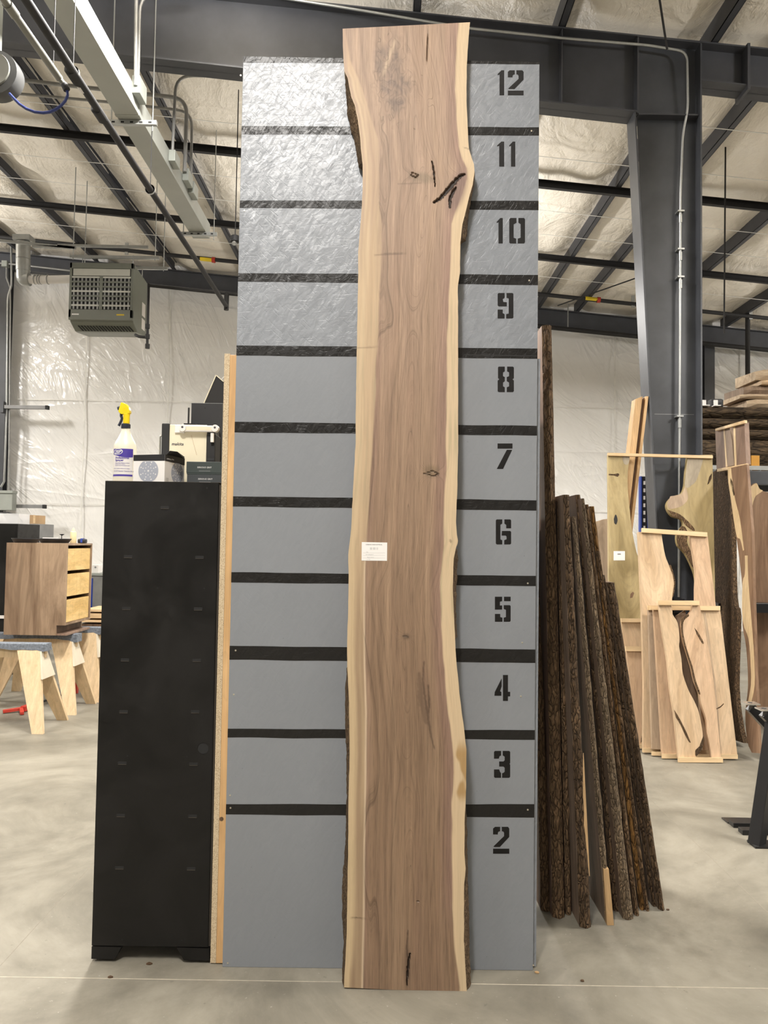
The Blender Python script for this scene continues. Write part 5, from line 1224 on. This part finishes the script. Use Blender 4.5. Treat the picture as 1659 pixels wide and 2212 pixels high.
stain(A, LA, NA, 6.62, .125, S([(1448,1072),(1472,1067),(1480,1052),(1484,1060),(1486,1078),(1474,1092),(1458,1098),(1444,1098),(1442,1086)]), 'maple_grey', 'pale_heart')
stain(A, LA, NA, 6.62, .125, S([(1326,1121),(1329,1112),(1332,1114),(1334,1124),(1331,1133),(1327,1130)]), 'black_matte', 'knot_hole')
stain(A, LA, NA, 6.62, .125, [(1315,1023.5),(1326,1024),(1336,1022.5),(1338,1026),(1334,1030),(1326,1027),(1315,1026.5)], 'bark_dark', 'knot_crack')
stain(A, LA, NA, 6.62, .125, [(1532,1030),(1538,1022),(1537,1034),(1531,1045),(1528,1047)], 'bark_dark', 'knot_crack')
stain(A, LA, NA, 6.62, .125, [(1325.5,1190.5),(1350,1190.5),(1350,1210.5),(1325.5,1210.5)], 'white_paper', 'paper_label', .002)
stain(A, LA, NA, 6.62, .125, [(1334,1196),(1341,1196),(1341,1197.5),(1334,1197.5)], 'ink', 'label_print', .0035)
stain(A, LA, NA, 6.62, .125, [(1362,1283),(1367,1278),(1370,1281),(1366,1291),(1361,1292)], 'walnut_mid', 'knot')
stain(A, LA, NA, 6.62, .125, S([(1472,1136),(1462,1157),(1465,1178),(1481,1196),(1496,1226),(1500,1222),(1492,1190),(1484,1172),(1486,1152),(1480,1138)]), 'bark_mid', 'bark_patch')
# E: two shorter panels left of the cream pair
panel('pale panel with top batten, upper one left of the cream pair', 6.50, .13, [('maple', [(1343,1344),(1390,1344),(1394,1590),(1350,1590)])], [(1342,1335.5,1392,1336,8.5)])
E2, LE2, NE2 = panel('pale maple panel with dark bark scar, left of the cream pair', 6.39, .13, [('maple_pink', [(1354,1406),(1395,1406),(1404,1610),(1375,1610)])], [(1352,1396,1394,1396.5,10.5),(1375,1608,1405,1608.5,9)])
stain(E2, LE2, NE2, 6.39, .13, S([(1384,1605),(1386,1590),(1394,1572),(1400,1560),(1402,1565),(1400,1582),(1396,1592),(1388,1600)]), 'bark_dark', 'bark_scar')
# B: cream pair
Bp, LB, NBv = panel('cream maple panel of two planks around a dark wavy gap', 6.27, .15,
  [('maple', [(1379,1149)] + S([(1429,1151),(1431,1168),(1437,1200),(1445,1221),(1453,1242),(1456,1261),(1453,1283),(1452,1310),(1458,1420),(1452,1520),(1456,1620)]) + [(1390,1618),(1391,1480),(1386,1305)]),
   ('maple_pink', S([(1490,1150),(1493,1170),(1501,1217),(1504,1242),(1503,1296),(1510,1400),(1512,1500),(1518,1620)]) + [(1572,1622),(1546,1308),(1528,1152)])],
  [(1387,1140.5,1528,1150,9.5),(1389,1616,1570,1622,9.5)])
stain(Bp, LB, NBv, 6.27, .15, S([(1445,1221),(1450,1222),(1456,1243),(1459,1262),(1455,1285),(1452.5,1290),(1453,1283),(1456,1261),(1453,1242)]), 'bark_mid', 'bark_patch', .0006)
# C0 / C1 / C2: short panels in front
panel('narrow pale panel peeping out left of the short front panels', 6.20, .15, [('maple_grey', [(1401,1318),(1425,1318),(1450,1620),(1409,1618)]), ('slab_grey', [(1462,1330),(1480,1318),(1500,1420),(1516,1620),(1480,1620),(1468,1480)])], [(1400,1308,1505,1309,9.5),(1409,1624,1516,1628,8)], .034)
C1, LC1, NC1 = panel('short wide maple panel behind the front one, grey streak on its right plank', 6.13, .15,
  [('maple_pink', [(1412,1317),(1440,1317)] + S([(1452,1317),(1450,1340),(1455,1400),(1458,1450),(1470,1500),(1490,1545),(1496,1600),(1500,1632)]) + [(1431,1630)]),
   ('maple', S([(1498,1318),(1504,1360),(1512,1420),(1518,1480),(1524,1520),(1528,1560),(1534,1600),(1540,1632)]) + [(1593,1632),(1556,1318)])],
  [(1405,1308,1556,1309,9.5),(1431,1629,1594,1630,9.5)], .034)
stain(C1, LC1, NC1, 6.13, .15, S([(1524,1322),(1530,1360),(1538,1420),(1545,1470),(1552,1540),(1556,1600),(1559,1628)]) + S([(1548,1628),(1546,1580),(1542,1520),(1538,1480),(1532,1420),(1526,1370),(1520,1325)]), 'maple_grey', 'grey_streak')
stain(C1, LC1, NC1, 6.13, .15, [(1547,1530),(1556,1526),(1563,1519),(1564,1521),(1557,1528),(1548,1533)], 'bark_mid', 'knot_crack')
C2, LC2, NC2 = panel('front short maple panel with two wavy planks and a dark winding gap', 6.04, .15,
  [('maple', [(1423,1306)] + S([(1450,1307),(1453,1327),(1464,1346),(1468,1380),(1467,1396),(1472,1424),(1475,1455),(1487,1490),(1500,1515),(1509,1537),(1515,1565),(1518.5,1596),(1512,1615),(1502,1620),(1504,1637)]) + [(1466,1637),(1456,1540),(1448,1493),(1442,1430),(1432,1368)]),
   ('maple_pink', S([(1496,1307),(1494,1318),(1487,1327),(1475,1336),(1471.6,1355),(1475,1380),(1484,1411),(1493,1440),(1500,1471),(1511,1499),(1515,1521),(1526,1555),(1528,1583),(1534,1612),(1537,1637)]) + [(1557.6,1637),(1550,1555),(1542,1477),(1534,1418),(1520,1349),(1511,1307)])],
  [(1423,1297,1511,1297.5,10),(1466,1636.5,1562,1637,10.5)], .034)
stain(C2, LC2, NC2, 6.04, .15, S([(1500,1356),(1508,1366),(1515,1378),(1520,1388),(1518,1391),(1512,1382),(1505,1370)]), 'bark_mid', 'check_crack')
stain(C2, LC2, NC2, 6.04, .15, S([(1456,1533),(1464,1545),(1472,1560),(1482,1580),(1488,1594),(1492,1604),(1488,1602),(1480,1588),(1470,1566),(1460,1550)]), 'bark_mid', 'check_crack')
stain(C2, LC2, NC2, 6.04, .15, S([(1471,1340),(1474,1334),(1486,1327),(1488,1331),(1478,1340),(1475,1356),(1478,1380),(1486,1410),(1496,1440),(1503,1470),(1513,1498),(1509,1498),(1499,1472),(1492,1441),(1483,1412),(1475,1382),(1471,1356)]), 'bark_mid', 'bark_rim')
stain(C2, LC2, NC2, 6.04, .15, S([(1519,1590),(1521,1600),(1516,1618),(1504,1634),(1502,1622),(1511,1612)]), 'bark_dark', 'bark_rim')
# planks leaning on the column from the left
for k, (t0, t1, b0, b1, mat_, lab, Y_) in enumerate(((1373,1388,1290,1303,'plank_tan','tan plank leaning on the column, left of three',6.99),(1389,1394,1304,1308,'walnut_mid','brown plank edge leaning on the column, middle of three',7.03),(1395,1401,1309,1315,'plank_tan','narrow plank leaning on the column, right of three',7.0))):
    yb = 1186 + CAM_H*1659/Y_; P = [at(b0,yb,Y_), at(b1,yb,Y_), at(t1,856+(0,2,0)[k],Y_), at(t0,862+(0,-2,-6)[k],Y_)]
    P[0].z = P[1].z = .001
    o = MB().extrude(P, (0,.11 if k != 1 else .05,0)).build('loose_plank', mat_); tag(o, lab, 'plank', 'planks leaning on the column')
# plane facing left, right of the column: X = 2.95 + .055 z
def onx(px, py, X0, k=.055):
    d = ray(px, py); return CAMP + d*((X0+k*CAM_H)/(d.x-k*d.z))
def xpoly(X0, pts, th, k=.055):
    P = [onx(x, y, X0, k) for x, y in pts]
    for p in P: p.z = max(p.z, .001)
    return MB().extrude(P, Vector((1,0,-k)).normalized()*th)
wl = thing('battened_panel', 'narrow walnut panel with slanting battens right of the column', 'wood panel', (0,0,0), 'battened panels by the column')
for m_, pts in (('walnut_rose', [(1545,929),(1563.7,924),(1565,944),(1570,1009),(1548,1014)]), ('slab_grey', [(1565,925),(1576,923),(1581,952),(1586,1005),(1571,1008)]), ('walnut_rose', [(1583.7,919),(1608,912),(1612,1003),(1587,1007)])):
    xpoly(3.0, pts, .04).build('plank', m_, wl)
for m_, pts in (('sapwood', [(1562,924),(1565,924),(1571,1008),(1568,1009)]), ('sapwood', [(1583.7,919),(1588,918),(1591,1006),(1587,1007)])): xpoly(2.998, pts, .0015).build('sap_edge', m_, wl)
xpoly(2.975, [(1545,926),(1608.5,907.5),(1608.5,914),(1545,931)], .022).build('batten','pine_pale',wl); xpoly(2.975, [(1549,1013),(1611.5,1001.5),(1611.5,1007.5),(1549,1019)], .022).build('batten','pine_pale',wl)
ws = thing('live_edge_slab', 'walnut slab with wavy pale sapwood below the slanting battens', 'wood slab', (0,0,0))
xpoly(2.95, S([(1572,1012),(1573,1040),(1579,1080),(1586,1130),(1592,1170),(1600,1230),(1604,1280),(1604,1350),(1612,1400),(1616,1480),(1610,1540),(1614,1600),(1624,1626)])+[(1640,1627),(1637,1560),(1632,1450),(1628,1300),(1624,1150),(1613,1003)], .022).build('heartwood','walnut_mid',ws)
xpoly(2.949, S([(1572,1012),(1573,1040),(1579,1080),(1586,1130),(1592,1160),(1599,1165),(1605,1190)])+S([(1607,1188),(1598,1120),(1588,1080),(1582,1040),(1579,1011)]), .0009).build('sap_edge','sapwood',ws)
xpoly(2.949, S([(1609,1200),(1609,1240),(1604,1260),(1604,1340),(1617,1380),(1621,1430),(1622,1480),(1614,1522)])+S([(1622,1520),(1630,1480),(1629,1420),(1624,1350),(1616,1250),(1615,1200)]), .0009).build('sap_edge','sapwood',ws)
xpoly(2.949, [(1578,1032),(1582,1040),(1584,1052),(1587,1068),(1585,1072),(1581,1058),(1578,1044)], .0009).build('bark_pocket','bark_dark',ws)
o = xpoly(3.03, S([(1540,1020),(1572,1015),(1580,1100),(1584,1290),(1592,1330),(1588,1480),(1596,1560),(1606,1605)])+[(1560,1598),(1545,1300)], .04).build('rough_slab','bark_dark'); tag(o,'dark bark-covered slab standing behind the slanting walnut panel','wood slab')
o = MB().extrude([at(x,y,7.25) for x, y in S([(1614,1048),(1622,1052),(1634,1043),(1641,1056),(1652,1062),(1680,1066)])]+[at(1690,1571,7.25),at(1628,1570,7.25)], (0,.05,0)).build('live_edge_board','walnut_mid'); tag(o,'broad brown walnut board at the right picture edge under the rack','wood board')
o = MB().extrude([at(x,y,7.24) for x, y in S([(1621,1052),(1634,1044),(1641,1056),(1648,1060),(1640,1066),(1630,1076),(1624,1110),(1628,1200),(1632,1300),(1634,1340)])+[(1628,1340),(1620,1200),(1616,1100)]], (0,.008,0)).build('live_edge_board','sapwood'); tag(o,'pale thin offcut in front of the broad brown board','wood board')
# pallet rack with logs
rk = thing('pallet_rack', 'dark steel pallet rack carrying bark-edged logs at the right', 'rack', (3.5,7.6,0))
LR = Vector(rk.location); bz0, bz1 = at(1630,1047,7.6).z, at(1630,1017,7.6).z; XR0 = 3.14
bx(XR0-LR.x, 6.2-LR.x, 0, .05, bz0, bz1).build('beam','steel_column',rk,bevel=.006); bx(XR0-LR.x, 6.2-LR.x, .9, .95, bz0, bz1).build('beam','steel_column',rk,bevel=.006)
for x_ in (XR0+.0, 6.15):
    for y_ in (.0, .9): bx(x_-LR.x, x_-LR.x+.075, y_+.051, y_+.12, 0, bz1).build('upright','steel_dark',rk)
for k in range(18): bx(XR0-LR.x+.05+k*.09, XR0-LR.x+.056+k*.09, .001, .94, bz1+.001, bz1+.007).build('deck_wire','steel_galv',rk)
bx(XR0-LR.x, 6.2-LR.x, .0, .006, bz1+.008, bz1+.05).build('deck_lip','steel_galv',rk)
zc = at(1600,1314,7.2).z
for px0, px1, Yb in ((1552,1594,7.05),(1627,1700,7.05)):
    a, b = at(px0,1303,Yb), at(px1,1325,Yb); bx(a.x-LR.x,b.x-LR.x,Yb-7.6,Yb-7.6+.14,b.z,a.z).build('rack_arm','plate_black',rk,bevel=.004)
LZ = [(1503,978,950),(1503,949,927),(1503,926,904),(1503,903,879)]
for k, (x0, yb, yt) in enumerate(LZ):
    Yf = 7.74+.03*k; z0, z1 = at(1580,yb,Yf).z, at(1580,yt,Yf).z
    if k == 0: z0 = bz1+.06
    o = thing('bark_log', 'dark bark-edged log slab on the rack, %s' % ('lowest of four','second from the bottom','third from the bottom','topmost of four')[k], 'log', (XR0+.1, Yf, z0), 'logs on the rack')
    n_, m_ = 46, 6; mb = MB(); hh = z1-z0
    for i in range(n_+1):
        x = lerp(-.1, 3.0, i/n_)
        for q in range(m_+1):
            u = q/m_; z = hh*u*(1-.03) + .010*n3(x*3, k, u*2) if 0 < q < m_ else (hh*.985*u)
            mb.v.append((x, -.06*math.sin(math.pi*u)*(1+.6*n3(x*2.2, k*5, 0)) + .02*n3(x*9, u*6, k), z))
    W = m_+1; mb.f = [(i*W+q, (i+1)*W+q, (i+1)*W+q+1, i*W+q+1) for i in range(n_) for q in range(m_)]
    mb.build('bark','bark_log',o,smooth=70)
    bx(-.1, 3.0, .035, .7, .0, hh*.985).build('timber','walnut_dark',o)
    if k == 3: 
        mb = MB().extrude([(.82,-.055,hh*.2),(1.0,-.055,hh*.75),(1.5,-.06,hh*.95),(1.5,-.06,hh*.2)], (0,-.03,0)); mb.build('bare_patch','slab_end_x',o)
LOGTOP = at(1580,879,7.83).z+.001; PREV = LOGTOP
for k, (px0, yb, yt, m_, dY, lab) in enumerate(((1613,877,861,'slab_end_x',0,'weathered grey slab on the logs, lowest of five'),(1598,871,850,'slab_end_x',.0,'weathered slab sticking out furthest on the log pile'),(1606,850,832,'slab_grey',.05,'grey slab third from the bottom on the log pile'),(1645,838,820,'maple',.0,'pale sawn slab second from the top of the log pile'),(1631,818,797,'slab_end_x',.05,'pale slab on top of the log pile'))):
    Yf = 7.87+dY
    z0, z1 = at(1630,yb,Yf).z, at(1630,yt,Yf).z; a = at(px0,yb,Yf)
    mb = MB(); n_ = 14
    zb_ = LOGTOP if k == 0 else PREV; hh = max(.05, z1-zb_-.004); 
    for i in range(n_+1):
        x = lerp(0, 1.4, i/n_); c_ = .015*n3(x*4, k, 1); tp = .4 if i == 0 else 1
        mb.v += [(x,0+.02*n3(x*5,k,3),.0),(x,-.03*tp,hh*.45+c_),(x,.01,hh*(1 if i else .8)),(x,.45,hh),(x,.45,0)]
    for i in range(n_):
        for q in range(5): mb.f.append((i*5+q, i*5+(q+1)%5, i*5+5+(q+1)%5, i*5+5+q))
    mb.f += [(4,3,2,1,0), tuple(n_*5+q for q in range(5))]
    o = mb.build('weathered_slab', m_, loc=(a.x, Yf, zb_)); tag(o, lab, 'wood slab', 'slabs on the log pile'); PREV = zb_+hh+.003

Yd = 7.90
a, b = at(1536,880,Yd), at(1564,861,Yd); o = thing('rack_device', 'rounded black device standing on the logs behind white brackets', 'device', ((a.x+b.x)/2, Yd, LOGTOP)); w_ = (b.x-a.x)/2
bx(-w_,w_,0,.1,0,b.z-LOGTOP).build('case','black_plastic',o,bevel=.02); bx(-w_*.6,w_*.6,-.004,.0,.02,(b.z-LOGTOP)*.6).build('panel','rubber_black',o)
for px0, px1, lab in ((1513,1527,'white bracket on the logs beside the column'),(1542,1552,'white bracket on the logs in front of the black device')):
    a, b = at(px0,880,7.82), at(px1,864,7.82); o = thing('white_bracket', lab, 'bracket', ((a.x+b.x)/2,7.82,LOGTOP), 'white brackets on the logs'); w_ = (b.x-a.x)/2
    bx(-w_*.8,w_*.8,0,.02,.008,b.z-LOGTOP).build('plate','white_plastic',o,bevel=.002); bx(-w_*1.4,w_*1.4,-.04,.03,0,.008).build('foot','white_plastic',o)
a, b = at(1623,1010,7.61), at(1641,984,7.61)
tag(bx(a.x,b.x,7.61,7.66,bz1+.0085,b.z).build('timber_block','foam_orange',bevel=.003),'orange-brown timber block on the rack deck beside the slanting panel','block')
# blue rack upright behind the planks
a, b = at(1384,1132,9.2), at(1402,1029,9.2)
o = thing('blue_rack_upright', 'blue perforated rack upright seen behind the leaning planks', 'rack upright', ((a.x+b.x)/2,9.2,0)); w_ = (b.x-a.x)/2
bx(-w_,-w_+.015,0,.08,0,b.z).build('channel_flange','blue_rack',o); bx(w_-.015,w_,0,.08,0,b.z).build('channel_flange','blue_rack',o); bx(-w_,w_,.02,.03,0,b.z).build('perforated_face','pipe_black',o)
for k in range(12): bx(-.012,.012,.0185,.0195,b.z-.1-k*.09,b.z-.055-k*.09).build('slot','white_plastic',o)
# pale background board behind the leaning slabs
P = [at(x,y,8.4) for x, y in ((1272,1128),(1291,1126),(1303,1122),(1318,1120),(1330,1124),(1334,1516),(1275,1516))]
for p in P[-2:]: p.z = .001
tag(MB().extrude(P,(0,.05,0)).build('live_edge_board','maple_grey'),'pale weathered board between the leaning slabs and the poplar panel','wood board')
# black steel table bases at the right edge
tb = thing('table_base', 'black steel table base with splayed square legs at the right edge', 'table base', fl(1634,1826))
LT = Vector(tb.location)
hub = at(1716,1620,4.62)
for (px0,py0,Y_) in ((1620,1527,4.72),(1650,1540,4.5)):
    e_ = at(px0,py0,Y_); MB().bar(e_-LT, hub-LT+Vector((.02,Y_-4.62,-.02)), .055, .055).build('upper_arm','plate_black',tb,bevel=.003)
    bx(e_.x-LT.x-.035,e_.x-LT.x+.045,e_.y-LT.y-.04,e_.y-LT.y+.04,e_.z-LT.z+.018,e_.z-LT.z+.026).build('mount_plate','bright_metal',tb); 
    MB().lathe([(.014,.0262),(.014,.0268)],(e_.x-LT.x,e_.y-LT.y,e_.z-LT.z),12).build('plate_hole','heater_dark',tb)
MB().bar(Vector((.0,.0,.0)), at(1672,1560,4.50)-LT, .07, .07).build('leg','plate_black',tb,bevel=.003)
bx(-.03,.9,-.05,.05,.0,.012).build('foot_plate','plate_black',tb)
for k, (px0,py0,w_,d_,h_,lab) in enumerate(((1558,1768,.60,.09,.008,'thin black steel foot bar on the floor, farthest from the camera'),(1574,1780,.60,.065,.028,'thick black steel bar on the floor, middle one'),(1594,1796,.55,.06,.028,'thick black steel bar on the floor nearest the table base'))):
    p = fl(px0,py0); tag(bx(0,w_,-d_,0,0,h_).build('steel_bar','plate_black',loc=(p.x,p.y,.0005),bevel=.003), lab, 'steel bar', 'black steel bars on the floor')

# small black hanging device peeking out beside the board, and floor debris
p = at(508,516,8.6); hd_ = thing('ceiling_hoist', 'small black hoist hanging under the roof, peeking out left of the board', 'hoist', (p.x, 8.6, p.z))
MB().lathe([(.02,-.05),(.055,-.035),(.06,.0),(.05,.03),(.02,.045)],(0,0,0),16).build('housing','rubber_black',hd_,smooth=40)
MB().lathe([(.018,-.07),(.03,-.05),(.018,-.03)],(.0,-.05,-.02),12).build('pulley','steel_galv',hd_,smooth=40)
MB().cyl((0,0,.04),(0,0,zp(p.x)-p.z),.006,6).build('hanger','pipe_black',hd_)
for px_, py_, r_, lab in ((238,2112,.010,'small brown wood chip on the floor before the black cabinet'),(322,2083,.012,'brown wood chip under the black cabinet'),(1443,1966,.008,'tiny wood chip right of the leaning slabs'),(1258,2120,.008,'tiny wood chip on the floor joint right of the slab'),(1160,2102,.009,'pale wood splinter at the board corner')):
    q = fl(px_,py_); rn = random.Random(px_); pts = [(r_*(.7+.5*rn.random())*math.cos(2*math.pi*k/7), r_*.7*(.7+.5*rn.random())*math.sin(2*math.pi*k/7)) for k in range(7)]
    tag(MB().extrude([(x,y,0) for x, y in pts],(0,0,.004)).build('wood_chip','plank_tan' if px_ == 1160 else 'walnut_dark',loc=(q.x,q.y,.0008)), lab, 'wood chip', 'chips on the floor')
